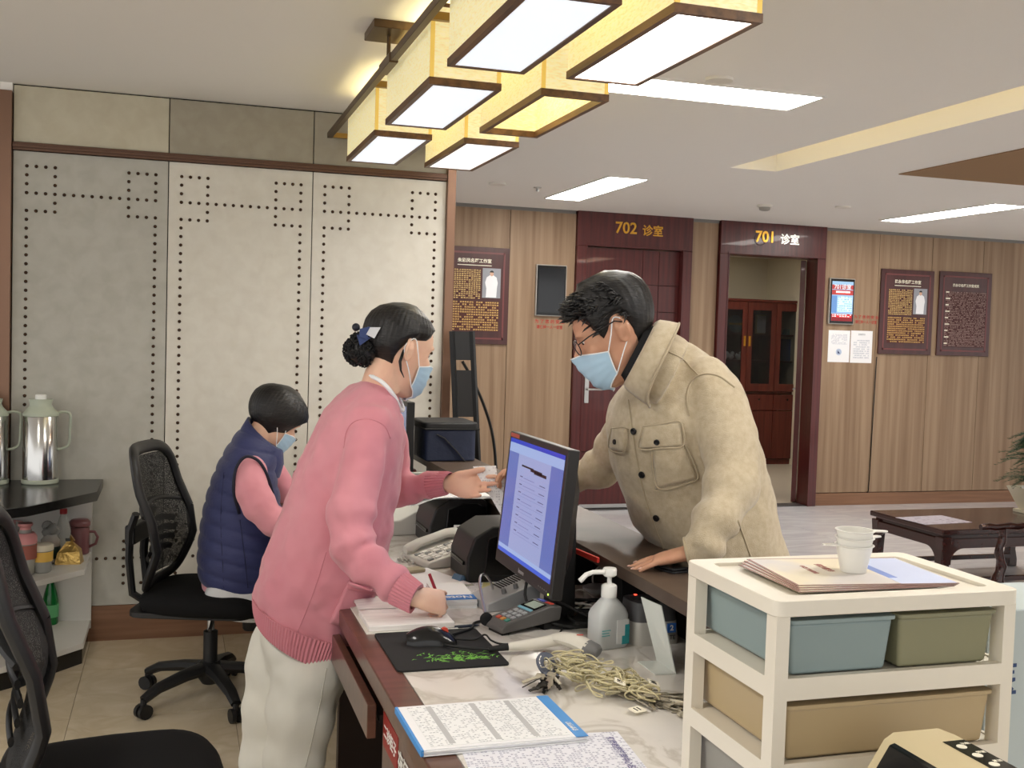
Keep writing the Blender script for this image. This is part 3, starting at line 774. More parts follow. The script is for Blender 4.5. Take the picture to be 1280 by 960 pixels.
part('round_mark', MB().lathe([(.03, 0), (.03, .0006)], 20, Matrix.Translation((0, -.0011, h*.32)) @ Matrix.Rotation(PI/2, 4, 'X')), mat('pale_blue_ring', (176, 190, 214), .6), t)
part('round_mark', MB().prism([(-.012, -.014), (.016, -.014), (-.012, .016)], 0, .0009, Matrix.Translation((0, -.0011, h*.32)) @ Matrix.Rotation(PI/2, 4, 'X')), mat('navy_ink', (52, 62, 104), .6), t)
t, h = notice(1064, 413, 1089, 454, 'white paper notice filled with text lines beside the wall board', 22, (.12, .72))
text('heading', '温馨提示', .02, mat('grey_ink', (120, 124, 136), .6), t, frame((0, -.0014, h*.88), (1,0,0), (0,0,1)), .0002)
p0 = on(1096, 446, 'y', WY-.006); p1 = on(1085.5, 612, 'y', WY-.006)
single('cable', MB().tube([(p0.x, WY-.006, p0.z), (p0.x-.004, WY-.006, p0.z-.1), (p1.x+.004, WY-.006, p1.z+.15), (p1.x, WY-.006, p1.z), (p1.x-.012, WY-.012, p1.z-.025), (p1.x-.026, WY-.012, p1.z-.02)], .0045, 6),
       M_bez, 'thin black cable hanging down the wall below the doctor board', 'cable', smooth=True)

# ---- consulting room furniture
BY = 11.6
M_bk = mat('red_brown_bookcase', (104, 44, 34), .35, var=((84, 32, 26), (30, 30, 2), 4, .35, .65))
M_dkpane = mat('darkened_pane', (26, 28, 30), .04, alpha=.45)  # plain glass tinted dark: the shade inside the bookcase put into its colour
M_glass = mat('clear_glass', (255, 255, 255), .03, alpha=.12)
xa = on(900, 400, 'y', BY).x-.03; zt = on(940, 377, 'y', BY).z
bk = thing('bookcase', 'red-brown bookcase with glass doors in the consulting room', 'bookcase', (xa, BY, 0))
bw_, bd = 1.56, .36
part('carcass', MB().box((0, bd-.02, 0), (bw_, bd, zt)).box((0, 0, 0), (.022, bd-.02, zt)).box((bw_-.022, 0, 0), (bw_, bd-.02, zt)).box((.022, 0, zt-.022), (bw_-.022, bd-.02, zt))
     .box((.022, 0, 0), (bw_-.022, bd-.02, .06)).box((.022, .01, .86), (bw_-.022, bd-.02, .885)).box((bw_/2-.011, .02, .885), (bw_/2+.011, bd-.02, zt-.022)), M_bk, bk)
part('cornice', MB().box((-.02, -.03, zt), (bw_+.02, bd, zt+.03)), M_bk, bk, bevel=.004)
for k, zz in enumerate((1.24, 1.56)):
    part('shelf', MB().box((.022, .03, zz), (bw_/2-.011, bd-.02, zz+.02)), M_bk, bk)
    part('shelf', MB().box((bw_/2+.011, .03, zz), (bw_-.022, bd-.02, zz+.02)), M_bk, bk)
dwn = .39
for k in range(4):
    x0 = k*dwn+.003; x1 = (k+1)*dwn-.003; s_ = .065
    d = part('door', MB().box((x0, -.022, .89), (x0+s_, 0, zt-.006)).box((x1-s_, -.022, .89), (x1, 0, zt-.006)).box((x0+s_, -.022, .89), (x1-s_, 0, .89+.09)).box((x0+s_, -.022, zt-.1), (x1-s_, 0, zt-.006)), M_bk, bk)
    part('pane', MB().box((x0+s_, -.014, .98), (x1-s_, -.01, zt-.1)), M_dkpane, d)
    hx = x1-.03 if k % 2 == 0 else x0+.03
    part('handle', MB().box((hx-.014, -.028, 1.43), (hx+.014, -.022, 1.55)).box((hx-.007, -.036, 1.45), (hx+.007, -.028, 1.53)), M_gold, d, bevel=.003)
    dr = part('drawer_front', MB().box((x0, -.022, .66), (x1, 0, .852)), M_bk, bk, bevel=.003)
    part('keyhole', MB().lathe([(.012, 0), (.012, .004)], 12, Matrix.Translation(((x0+x1)/2, -.022, .79)) @ Matrix.Rotation(PI/2, 4, 'X')), M_bez, dr)
    part('lower_door', MB().box((x0, -.022, .07), (x1, 0, .652)), M_bk, bk, bevel=.003)
def inb(u, v): 
    p = on(u, v, 'y', BY+.17); return p
p = inb(921, 401)
pl = thing('display_plate', 'round gold-centred display plate on the top bookcase shelf', 'plate', (p.x, BY+.2, 1.58))
part('plate', MB().lathe([(.10, 0), (.11, .008), (.03, .016), (.001, .016)], 28, Matrix.Translation((0, 0, .112)) @ Matrix.Rotation(1.4, 4, 'X')), mat('glass_plate', (120, 130, 134), .15, .3), pl, smooth=True)
part('gold_band', MB().box((-.1, -.03, .105), (.1, -.026, .125)), M_gold, pl)
part('stand', MB().box((-.05, -.04, 0), (.05, .03, .012)), M_bk, pl)
p = inb(957, 402)
pf = thing('framed_certificate', 'framed white certificate on the top bookcase shelf', 'picture frame', (p.x+.02, BY+.22, 1.58))
part('frame', MB().box((-.13, -.012, 0), (.13, .012, .24)), mat('gilt_frame', (190, 168, 120), .4, .4), pf, bevel=.003)
part('sheet', MB().box((-.115, -.014, .015), (.115, -.0115, .225)), M_paper, pf)
for k in range(2):
    q = inb(985+k*9, 440)
    bb = thing('ring_binder', ('blue and white ring binder next to the white ornaments on the bookcase shelf', 'blue and white ring binder at the door-leaf end of the bookcase shelf')[k], 'binder', (q.x, BY+.18, 1.26), group='ring binders in the bookcase')
    part('cover', MB().box((-.032, -.1, 0), (.032, .12, .27)), mat('binder_blue', (70, 92, 150), .5), bb, bevel=.003)
    part('spine_label', MB().box((-.022, -.102, .13), (.022, -.0995, .24)), M_paper, bb)
q = inb(989, 410)
bx = single('tissue_box', MB().prism([(-.09, 0), (.09, 0), (.07, .09), (.02, .13), (-.06, .07)], -.06, .06, Matrix.Rotation(PI/2, 4, 'X')), mat('teal_box', (96, 140, 146), .5), 'teal folded packet on the top bookcase shelf', 'packet', loc=(q.x, BY+.18, 1.58), bevel=.003)
q = inb(915, 437)
rnd = random.Random(3)
for k in range(4):
    m_ = MB()
    m_.ball((0, 0, .035), (.04, .035, .035)); m_.ball((.015, -.01, .075), (.025, .025, .028)); m_.ball((-.03, 0, .05), (.02, .02, .03))
    single('white_ornament', m_, mat('white_glaze', (226, 226, 224), .25), 'small white glazed ornament on the middle bookcase shelf', 'ornament', 'white ornaments in the bookcase', loc=(q.x-.12+.095*k, BY+.12+.03*(k % 2), 1.26), smooth=True)
# desk, chair and box beyond the doorway
rd = thing('consulting_desk', 'dark wooden desk just inside the consulting room', 'desk', (5.15, 9.75, 0))
part('top', MB().box((-.75, -.36, .40), (.33, .36, .47)), mat('dark_red_wood', (70, 28, 24), .35), rd, bevel=.004)
part('rail', MB().box((-.75, -.34, .2), (.33, -.30, .25)), MATS['dark_red_wood'], rd)
for sx in (-.73, .31):
    for sy in (-.34, .3): part('leg', MB().box((sx-.03, sy, 0), (sx+.03, sy+.04, .40)), MATS['dark_red_wood'], rd)
part('seat_pad', MB().rbox((-.66, -.3, .25), (.28, .3, .36), .05), mat('black_leather', (26, 27, 30), .4), rd, bevel=.02)
ac = single('office_seat_back', MB().prism([(0, 0), (.06, 0), (.13, .34), (.1, .36), (.05, .33)], -.24, .24, Matrix.Rotation(PI/2, 4, 'X')), M_bez, 'black leather cushion leaning on the desk in the consulting room', 'cushion', loc=(5.24, 9.75, .47), bevel=.01)

# ---- leaflet, plant on the coffee table and a rosewood armchair
q = on(1167, 650, 'z', .4)
lf = single('table_leaflet', MB().box((-.19, -.13, 0), (.19, .13, .002)), mat('lilac_print', (196, 192, 206), .4, var=((150, 140, 160), (30, 30, 30), 3, .55, .62)), 'pale leaflet lying on the coffee table', 'leaflet', loc=(q.x, q.y, .4), rot=(0, 0, .1))
q = on(1278, 641, 'z', .4)
PX, PY = q.x+.07, q.y
pot = thing('potted_plant', 'small pine-like plant in a cream square pot on the coffee table', 'plant', (PX, PY, .4))
M_pot = mat('cream_ceramic', (208, 200, 178), .3)
part('saucer', MB().rbox((-.085, -.085, 0), (.085, .085, .018), .02), M_pot, pot, bevel=.003)
part('pot', MB().rings([[(dx*a, dy*a, z) for dx, dy in ((-1,-1),(1,-1),(1,1),(-1,1))] for z, a in ((.018, .055), (.17, .115), (.17, .102), (.15, .098))]), M_pot, pot, bevel=.006)
part('moss', MB().ball((0, 0, .15), (.09, .09, .02)), mat('moss', (72, 92, 44), .95), pot, smooth=True)
for k in range(5):
    a = k*1.3
    part('pebble', MB().ball((.05*math.cos(a)-.02, .05*math.sin(a)-.02, .17), (.018, .014, .012)), M_white, pot, smooth=True)
part('trunk', MB().tube([(0, 0, .15), (-.02, 0, .24), (.01, .01, .38), (-.01, 0, .53)], [.014, .012, .010, .007]), mat('bark', (84, 62, 44), .9), pot, smooth=True)
rnd = random.Random(11)
def sprays(n):
    g = MB()
    for k in range(n):
        z = rnd.choice((.23, .27, .34, .38, .44, .49, .53)); a = rnd.uniform(0, 2*PI); l = rnd.uniform(.10, .24)*(1 if z < .46 else .7)
        d = Vector((math.cos(a), math.sin(a), rnd.uniform(-.05, .35))).normalized()
        b0 = Vector((0, 0, z))
        for i in range(16):
            f = .25+.75*i/15; c = b0+d*l*f+Vector((0, 0, -.06*f*f))
            for s_ in (-1, 1):
                sd = d.cross(Vector((0,0,1))).normalized()*s_
                tip = c + sd*(.042*(1.15-f)) + d*.018 + Vector((0, 0, rnd.uniform(-.008, .01)))
                w_ = d*.0042
                g.add([c-w_, c+w_, tip, c+Vector((0,0,.002))], [(0,1,2),(0,2,3),(1,3,2),(0,3,1)])
    return g
part('foliage', sprays(150), mat('pine_green', (52, 84, 52), .7, var=((34, 60, 36), (40, 40, 40), 2, .4, .6)), pot, kind='stuff')
# armchair: only the carved arm end and a post reach into the picture
ar = thing('rosewood_armchair', 'carved rosewood armchair standing in front of the coffee table', 'armchair', (5.05, 5.0, 0))
a0 = on(1226, 659, 'y', 4.85)
ax, az = a0.x, a0.z
o_ = Vector((5.05, 5.0, 0))
AR = MB().tube([Vector((ax+.012*k*4, 4.85, az+.004*math.sin(k*2.2)))-o_ for k in range(15)], [.016+.006*abs(math.sin(k*1.1)) for k in range(15)], 10)
part('arm', AR, M_rose, ar, smooth=True)
px_ = ax+.14
part('arm_post', MB().tube([Vector((px_+.012*math.sin(k*1.3), 4.85, az-.01-k*.035))-o_ for k in range(10)], [.024, .02, .024, .02, .026, .022, .03, .026, .034, .036], 10), M_rose, ar, smooth=True)
sz = az-.34
part('seat', MB().rbox((ax+.1-o_.x, -.68, sz-.06), (ax+.74-o_.x, -.1, sz), .03), M_rose, ar, bevel=.012)
for lx, ly in ((ax+.14, -.64), (ax+.68, -.64), (ax+.14, -.14), (ax+.68, -.14)):
    part('leg', MB().tube([(lx-o_.x, ly, 0), (lx-o_.x, ly, sz-.05)], [.026, .032], 10), M_rose, ar, smooth=True)
part('apron', MB().box((ax+.14-o_.x, -.16, sz-.16), (ax+.68-o_.x, -.14, sz-.06)), M_rose, ar, bevel=.005)
part('back', MB().box((ax+.66-o_.x, -.66, sz), (ax+.72-o_.x, -.12, sz+.55)), M_rose, ar, bevel=.01)
part('far_arm', MB().tube([(ax-o_.x+.02, -.64, az), (ax+.68-o_.x, -.64, az)], .02, 10), M_rose, ar, smooth=True)
part('far_arm_post', MB().tube([(px_-o_.x, -.64, sz), (px_-o_.x, -.64, az)], .022, 10), M_rose, ar, smooth=True)
# black display easel seen from behind, with a bent strap, beyond the desk
EY = 5.15
es = thing('display_easel', 'tall black display stand with a curved strut behind the desk end', 'display stand', (1.40, EY, 0))
eo = Vector((1.40, EY, 0))
def ep(u, v, dy=0): return Y(u, v, EY+dy)-eo
TL, TR, BL, BR = ep(565, 414), ep(590, 414), ep(571, 560), ep(597, 560)
def ext(a, b, z):
    d = b-a; t = (z-a.z)/d.z; return a+d*t
for a, b in ((TL, BL), (TR, BR)):
    e = ext(a, b, .012); part('upright', MB().tube([a, e], .0145, 4), M_blk, es)
def cross(z0, z1, nm, m_, y=0):
    a, b, c, d = ext(TL, BL, z0), ext(TR, BR, z0), ext(TR, BR, z1), ext(TL, BL, z1)
    part(nm, MB().sheet(a+Vector((0,y,0)), b+Vector((0,y,0)), c+Vector((0,y,0)), d+Vector((0,y,0)), .014, (0, 1, 0)), m_, es)
za = TL.z
M_dkp = mat('dark_screen_back', (24, 22, 22), .5)
cross(za-.14, za+.0, 'head_plate', M_blk); cross(za-.42, za-.19, 'back_plate', M_dkp); cross(za-.75, za-.46, 'lower_plate', M_dkp); cross(.05, .12, 'foot_plate', M_blk)
part('base', MB().box((-.16, -.14, 0), (.16, .14, .02)), M_blk, es, bevel=.004)
pts = [ep(u, v, .02) for u, v in ((578, 452), (590, 473), (603, 502), (613, 532), (618, 560), (621, 600))]
pts += [ext(pts[-2], pts[-1], .015)]
part('curved_strut', MB().tube([Vector(p) for p in spline([tuple(q) for q in pts], 5)], .011, 8, flat=(1.2, .7)), M_blk, es, smooth=True)
# ================================================================== things on the desk
def D(u, v, z=DZ): return on(u, v, 'z', z)
M_grey = mat('mid_grey_plastic', (112, 112, 112), .45)
M_sil = mat('silver_plastic', (176, 178, 180), .35, .25)
M_offw = mat('off_white_plastic', (206, 205, 198), .42)
M_blk2 = mat('satin_black_plastic', (21, 21, 22), .42)
M_rub = mat('black_rubber', (20, 20, 20), .7)
rnd = random.Random(5)
def cable(name, pts, r, m, label, group=None, n=6):
    single(name, MB().tube([Vector(p) for p in spline([tuple(q) for q in pts], n)], r, 6), m, label, 'cable', group, smooth=True)

# mouse pad with green scrawl, mouse
a = D(467, 795); b = D(632, 831)
px0, px1, py0, py1 = .462, .712, 2.235, 2.53
mp = thing('mouse_pad', 'black mouse pad with a green scribble print at the desk edge', 'mouse pad', ((px0+px1)/2, (py0+py1)/2, DZ))
w, d = (px1-px0)/2, (py1-py0)/2
part('mat', MB().rbox((-w, -d, 0), (w, d, .004), .012), mat('pad_cloth', (24, 24, 25), .85), mp)
g = MB()
for k in range(130):
    x = rnd.gauss(.02, .045); y = -d+.045+abs(rnd.gauss(0, .03)); 
    if not (-.1 < x < w-.01 and -d+.012 < y < .0): continue
    a_ = rnd.uniform(-.5, .5)+(0 if rnd.random() < .6 else 1.2); l = rnd.uniform(.008, .022)
    ca, sa = math.cos(a_), math.sin(a_)
    g.tube([(x, y, .004), (x+l*.5*ca-.004*sa, y+l*.5*sa+.004*ca, .0042), (x+l*ca, y+l*sa, .004)], [.0004, .0017, .0003], 4, flat=(1, .2))
part('green_print', g, mat('green_ink', (112, 176, 66), .7), mp, kind='stuff')
ms = thing('computer_mouse', 'glossy black computer mouse with a red wheel on the mouse pad', 'mouse', (.578, 2.425, DZ+.004), -.15)
rs = []
for k in range(11):
    t = k/10; x = -.058+.116*t; hh = .036*math.sin(PI*min(t*.86+.12, 1))**.7+.004; ww = .032*(.8+.2*math.sin(PI*t))*(1 if .04 < t < .97 else .75)
    rs.append([(x, ww*math.cos(PI*i/10)*-1, hh*math.sin(PI*i/10)) for i in range(11)])
mo = part('shell', MB().rings(rs, closed=False).add([p for p in rs[0]], [tuple(range(11))]).add([p for p in rs[-1]], [tuple(range(11))]), mat('gloss_black', (20, 20, 21), .18), ms, smooth=True)
part('wheel', MB().tube([(.03, -.004, .028), (.03, .004, .028)], .009, 12), mat('red_wheel', (196, 70, 52), .4), ms, smooth=True)
cable('mouse_cable', [(.634, 2.417, DZ+.012), (.68, 2.42, DZ+.008), (.712, 2.44, DZ+.012), (.718, 2.40, DZ+.008), (.75, 2.385, DZ+.003), (.85, 2.40, DZ+.003), (.93, 2.5, DZ+.003), (1.0, 2.75, DZ+.003)], .0022, M_rub, 'thin black mouse cable looping round the card terminal')

# open notebook, pen under it
nb = thing('open_notebook', 'open lined notebook under the standing woman\'s hand', 'notebook', (.56, 2.70, DZ), .0)
part('cover', MB().box((-.115, -.165, 0), (.112, .15, .003)), mat('notebook_cover', (228, 224, 214), .6), nb)
M_lined = mat('lined_page', (238, 233, 228), .75, var=((228, 223, 219), (2, 160, 2), 0, .48, .56))
part('page_block', MB().box((-.108, -.158, .003), (.104, -.004, .018)), M_lined, nb, bevel=.003)
pg = [[(x, .0+.15*t, .018+.022*math.sin(PI*min(1, t*1.1))*(.5+.5*math.sin((x+.11)*9))-.012*t) for x in (-.108, -.05, 0, .05, .104)] for t in [k/10 for k in range(11)]]
part('turned_page', MB().rings(pg, closed=False).rings([[(p[0], p[1], p[2]-.004) for p in r] for r in pg], closed=False), M_lined, nb, smooth=True)
single('ballpoint_pen', MB().tube([(-.07, 0, .004), (.055, 0, .004), (.07, 0, .004)], [.004, .004, .001], 8), mat('navy_pen', (36, 44, 60), .3), 'dark pen lying between the notebook and the mouse', 'pen', loc=(.66, 2.548, DZ), rot=(0, 0, .06), smooth=True)

# stack of booklets with a blue Notes band, loose papers, clipboard
def rectxy(c, w, d, rz): pass
bs = thing('booklet_stack', 'stack of white booklets, the top one with a blue band reading Notes', 'booklets', (.722, 2.83, DZ), -.05)
for k in range(4):
    part('booklet', MB().box((-.052+.002*k, -.1+.003*(k % 2), .006*k), (.055, .1, .006*k+.0055)), mat('booklet_white', (230, 230, 228), .6), bs)
bl = part('blue_band', MB().box((-.047, -.098, .0236), (.055, -.048, .0244)), mat('notes_blue', (44, 124, 206), .45), bs)
text('lettering', 'Notes', .034, M_white, bl, frame((.004, -.073, .0247), (-1,0,0), (0,-1,0)), .0002, .0006)
M_form = bricktext('form_print', (236, 237, 238), (184, 184, 190), 26, 22, .55, seed=31, gap=.5)
def sheet(name, x, y, w, d, rz, label, m=M_paper, z=DZ, uvf=True, th=.0012, cat='paper', group=None):
    o = single(name, MB().box((-w/2, -d/2, 0), (w/2, d/2, th)), m, label, cat, group, loc=(x, y, z), rot=(0, 0, rz))
    add_uv(o, lambda c: ((c.x+w/2)/w, (c.y+d/2)/d)); return o
sheet('loose_sheet', .86, 2.98, .16, .24, -.35, 'printed sheet lying between the booklets and the intercom', M_form)
sheet('yellow_slip', .845, 2.90, .03, .2, -.35, 'narrow yellow slip lying on the printed sheet', mat('yellow_slip', (214, 210, 150), .6), DZ+.0013)
cbd = thing('clipboard', 'clipboard with paper and a beige clip in front of the telephone', 'clipboard', (.69, 3.06, DZ+.001), .35)
part('board', MB().box((-.1, -.13, 0), (.1, .13, .004)), mat('clip_board', (188, 184, 170), .6), cbd)
part('sheet', MB().box((-.095, -.125, .004), (.095, .11, .006)), M_paper, cbd)
cp = part('clip', MB().rbox((-.06, .06, .006), (.06, .10, .017), .006), mat('beige_clip', (172, 162, 132), .45), cbd, bevel=.003)
part('clip_lever', MB().box((-.02, .1, .012), (.02, .13, .016)), M_steel, cp)
for k, (x, y, rz, col) in enumerate(((.80, 3.03, .4, (90, 122, 150)), (.825, 3.07, -.2, (60, 66, 72)))):
    kr = thing('binder_clip', ('blue-grey' if k == 0 else 'dark')+' binder clip lying beside the clipboard', 'binder clip', (x, y, DZ+.001), rz)
    part('body', MB().prism([(-.016, 0), (.016, 0), (.004, .02), (-.004, .02)], -.02, .02, Matrix.Rotation(PI/2, 4, 'X')), mat('clip_%d' % k, col, .35, .3), kr)
    part('wire', MB().tube([(-.016, -.012, .002), (-.045, -.008, .004), (-.045, .008, .004), (-.016, .012, .002)], .0015, 6), M_steel, kr)

# desk telephone: user side is -x, handset cradled along its far side
RX = Matrix.Rotation(PI/2, 4, 'X')
tp = thing('desk_telephone', 'off-white desk telephone with keypad and handset', 'telephone', (.815, 3.31, DZ), .28)
part('base', MB().prism([(-.1, 0), (.1, 0), (.1, .058), (.085, .062), (-.1, .02)], -.092, .092, RX), M_offw, tp, bevel=.006)
TK = Matrix.Rotation(-.223, 4, 'Y')
kz = lambda x: .02+(x+.1)*.042/.185
for i in range(6):
    for j in range(5):
        x = -.08+.026*i; y = -.072+.021*j
        part('key', MB().cbox((0, 0, 0), (.017, .013, .006)), M_white if (i+j) % 4 else mat('key_grey', (150, 152, 150), .5), tp, loc=(x, y, kz(x)+.002), rot=(0, -.223, 0))
hs = MB().tube([(-.098, 0, .028), (-.085, 0, .03), (-.05, 0, .048), (0, 0, .06), (.05, 0, .072), (.085, 0, .07), (.1, 0, .066)], [.016, .024, .019, .018, .019, .024, .016], 10, flat=(1.05, .75))
part('handset', hs, M_offw, tp, smooth=True, loc=(0, .062, .004))
cc = [(-.1-.03*math.sin(k*.12), .06+.006*math.cos(k*1.5)-.0012*k, .008+.005*math.sin(k*1.5)) for k in range(60)]
part('coiled_cord', MB().tube(cc, .0025, 5), M_offw, tp, smooth=True)

# off-white card machine beyond the telephone
cd = thing('card_machine', 'off-white card machine with a small display between the printer and the woman', 'card machine', (.79, 3.84, DZ), .1)
part('body', MB().prism([(-.1, 0), (.1, 0), (.1, .09), (.05, .095), (-.03, .055), (-.1, .05)], -.09, .09, RX), M_offw, cd, bevel=.006)
part('display', MB().box((-.085, -.06, .0505), (-.035, .06, .0535)), mat('lcd_grey', (120, 128, 122), .2), cd)
for k in range(3): part('slot', MB().box((.05, -.07+.05*k, .09), (.09, -.045+.05*k, .0975)), M_grey, cd)

# two black label printers; papers pile on the far one
def label_printer(x, y, rz, w, d, h, label):
    t = thing('label_printer', label, 'printer', (x, y, DZ), rz, 'black label printers on the desk')
    # front faces -x; top front edge chamfered, side cheek rounded
    prof = [(-d/2, 0), (d/2, 0), (d/2, h*.9), (d/2-.03, h), (-d/2+.075, h), (-d/2+.02, h*.80), (-d/2, h*.45)]
    part('housing', MB().prism(prof, -w/2, w/2, RX), M_blk2, t, bevel=.008, seg=3)
    ck = [(d/2-.005, .02), (d/2-.005, h*.8), (d/2-.04, h*.9), (-d/2+.11, h*.9), (-d/2+.06, h*.78), (-d/2+.05, .02)]
    part('side_cover', MB().prism(ck, w/2, w/2+.006, RX), M_bez, t, bevel=.003)
    sl = part('label_slot', MB().box((-d/2-.006, -w*.36, h*.30), (-d/2+.01, w*.36, h*.36)), M_bez, t)
    part('tear_bar', MB().box((-d/2-.008, -w*.36, h*.29), (-d/2+.004, w*.36, h*.30)), M_grey, t)
    part('badge', MB().box((-d/2+.026, -.02, 0), (-d/2+.06, .006, .0014)), M_sil, t, loc=(-.0, 0, h*.845), rot=(0, -.55, 0))
    return t
lp1 = label_printer(.965, 3.06, .0, .20, .20, .165, 'black label printer right behind the monitor')
lp1.location = (.915, 3.10, DZ)
lp2 = label_printer(.92, 3.62, .0, .23, .20, .17, 'black label printer with papers piled on top')
part('label_tag', MB().sheet((-.02, -.122, .02), (.06, -.122, .02), (.06, -.122, .08), (-.02, -.122, .08), .001, (0, -1, 0)), M_paper, lp2, label='white barcode label')
for k in range(5):
    part('bar', MB().box((-.01+.011*k, -.1236, .06), (-.004+.011*k, -.1228, .074)), M_rub, lp2)
for k in range(6):
    w_, d_ = .21, .30
    g = []
    for i in range(9):
        t = i/8; x = -.17+.27*t
        g.append([(x, -d_/2+d_*q/4, .0012*k + (-.022*max(0, (.3-t)/.3)**1.5 if t < .3 else 0)) for q in range(5)])
    gg = MB().rings(g, closed=False).rings([[(p[0], p[1], p[2]+.0008) for p in r] for r in g], closed=False)
    o = single('paper_sheet', gg, M_form if k == 5 else M_paper, 'topmost printed sheet of the pile on the label printer' if k == 5 else ('bottom', 'fifth', 'fourth', 'third', 'second')[k]+' white sheet, counted from the top, of the paper pile on the label printer', 'paper', 'papers on the far label printer', loc=(.92+.008*rnd.uniform(-1, 1), 3.62+.006*rnd.uniform(-1, 1), DZ+.1715), rot=(0, 0, rnd.uniform(-.12, .12)))
    add_uv(o, lambda c: (c.x*3+.6, c.y*3+.5))

# white flatbed device further back
fb = thing('flatbed_scanner', 'white flatbed device with a dark glass top behind the papers', 'scanner', (.975, 4.22, DZ))
part('body', MB().rbox((-.21, -.2, 0), (.19, .16, .13), .02), M_offw, fb, bevel=.006)
part('lid_frame', MB().box((-.21, -.2, .13), (.19, -.165, .142)).box((-.21, .13, .13), (.19, .16, .142)).box((-.21, -.165, .13), (-.175, .13, .142)).box((.155, -.165, .13), (.19, .13, .142)), M_offw, fb)
part('glass', MB().box((-.175, -.165, .128), (.155, .13, .136)), mat('dark_glass', (22, 24, 26), .05), fb)

# far monitor, dark bag on the raised counter
fm = thing('far_monitor', 'far black monitor with a grey screen in front of the bag', 'monitor', (.96, 4.62, DZ-.0))
part('base', MB().lathe([(.09, 0), (.09, .008), (.03, .014)], 24), M_blk2, fm, smooth=True)
part('stand', MB().box((.0, -.03, .01), (.03, .03, .3)), M_blk2, fm, bevel=.004)
part('stand_ring', MB().tube([(.0+.03*math.cos(k*PI/8)+.015, .045*math.sin(k*PI/8), .115) for k in range(17)], .008, 6), M_red, fm, smooth=True)
q0 = Y(512, 495, 4.42); 
fo = part('frame', MB().box((-.04, -.22, .04), (-.008, .22, .43)), M_blk2, fm, bevel=.004)
part('screen', MB().box((-.0412, -.2, .07), (-.0395, .2, .41)), mat('far_screen', (104, 116, 146), .2, emit=((104, 116, 150), .5)), fm)
bg = thing('insulated_bag', 'navy insulated bag with black lid and strap on the raised counter', 'bag', (1.112, 4.55, TZ))
M_navy = mat('navy_nylon', (34, 42, 66), .6, bump=((30, 30, 30), .4, .01))
part('body', MB().rbox((-.105, -.13, 0), (.115, .13, .135), .025), M_navy, bg, bevel=.008)
part('lid', MB().rbox((-.112, -.138, .135), (.122, .138, .165), .03), mat('black_nylon', (24, 24, 26), .55), bg, bevel=.01, seg=3)
part('piping', MB().tube([(-.112, -.138, .137), (.122, -.138, .137), (.122, .138, .137), (-.112, .138, .137), (-.112, -.138, .137)], .004, 6), M_rub, bg)
part('strap', MB().tube([(-.06, -.133, .115), (-.03, -.142, .1), (.02, -.145, .05), (.06, -.146, .004)], .011, 6, flat=(1.2, .25)), MATS['black_nylon'], bg)

# ---- main monitor
mn = thing('monitor', 'black monitor showing a document on a blue desktop', 'monitor', (.95, 2.60, DZ))
part('base', MB().lathe([(.115, 0), (.115, .006), (.05, .014), (.035, .018)], 30), M_blk2, mn, smooth=True)
part('stand_column', MB().rings([[(x*k, y*k, z) for x, y in ((-.02,-.05),(.03,-.05),(.03,.05),(-.02,.05))] for z, k in ((.012, 1.05), (.2, 1.0), (.34, .9))]), M_blk2, mn, bevel=.006)
W2, H2 = .228, .352
MT = Matrix.Translation((-.115, -.04, .115)) @ Matrix.Rotation(.095, 4, 'Y')
part('bezel', MB().box((0, -W2, 0), (.03, W2, H2), MT), mat('monitor_bezel', (34, 32, 32), .4), mn, bevel=.004)
part('rear_shell', MB().rings([[(.03, -W2+.02, .02), (.03, W2-.02, .02), (.03, W2-.02, H2-.02), (.03, -W2+.02, H2-.02)], [(.075, -W2+.09, .08), (.075, W2-.09, .08), (.075, W2-.09, H2-.1), (.075, -W2+.09, H2-.1)]], M=MT), M_blk2, mn, bevel=.006)
def em(n, c, s=.6): return mat('disp_'+n, (14, 14, 16), .25, emit=(c, s))
def scr(nm, a0, a1, b0, b1, m_, lift, par=None):
    """a: 0..1 left to right as the user sees it (+y to -y); b: bottom to top"""
    y0 = (W2-.016)-a0*2*(W2-.016); y1 = (W2-.016)-a1*2*(W2-.016); z0 = .034+b0*(H2-.05); z1 = .034+b1*(H2-.05)
    o = part(nm, MB().box((-.0006-lift, y1, z0), (.001, y0, z1), MT), m_, par or mn)
    return o
sc_ = scr('screen', 0, 1, 0, 1, em('blue', (104, 122, 196)), 0)
scr('title_bar', 0, 1, .965, 1, em('deep', (40, 66, 200)), .0002, sc_)
scr('tool_bar', 0, 1, .885, .965, em('pale', (168, 190, 240)), .0002, sc_)
scr('status_bar', 0, 1, .035, .07, em('pale', (168, 190, 240)), .0002, sc_)
scr('task_bar', 0, 1, 0, .035, em('deep2', (60, 96, 220)), .0002, sc_)
scr('page', .2, .8, .07, .885, em('page', (166, 176, 224)), .0002, sc_)
for k in range(8):
    b_ = .70-.066*k
    scr('text_line', .27, .32, b_, b_+.008, em('ink', (70, 74, 120)), .0004, sc_)
    scr('text_line', .34, .34+.2+.08*((k*7) % 3)/3, b_-.004, b_+.001, em('ink2', (124, 130, 184)), .0004, sc_)
    scr('text_line', .64, .74, b_-.01, b_-.004, em('ink', (70, 74, 120)), .0004, sc_)
    scr('text_line', .26, .76, b_-.028, b_-.0265, em('ink2', (124, 130, 184)), .0004, sc_)
scr('black_mark', .28, .5, .79, .805, em('black', (14, 14, 26), .05), .0005, sc_); scr('black_mark', .45, .66, .775, .80, em('black', (14, 14, 26), .05), .0005, sc_)
scr('black_mark', .52, .74, .765, .79, em('black', (14, 14, 26), .05), .0005, sc_)
part('sticker', MB().box((-.0012, W2-.085, H2-.013), (.001, W2-.012, H2-.003), MT), mat('orange_sticker', (186, 92, 80), .5), mn)
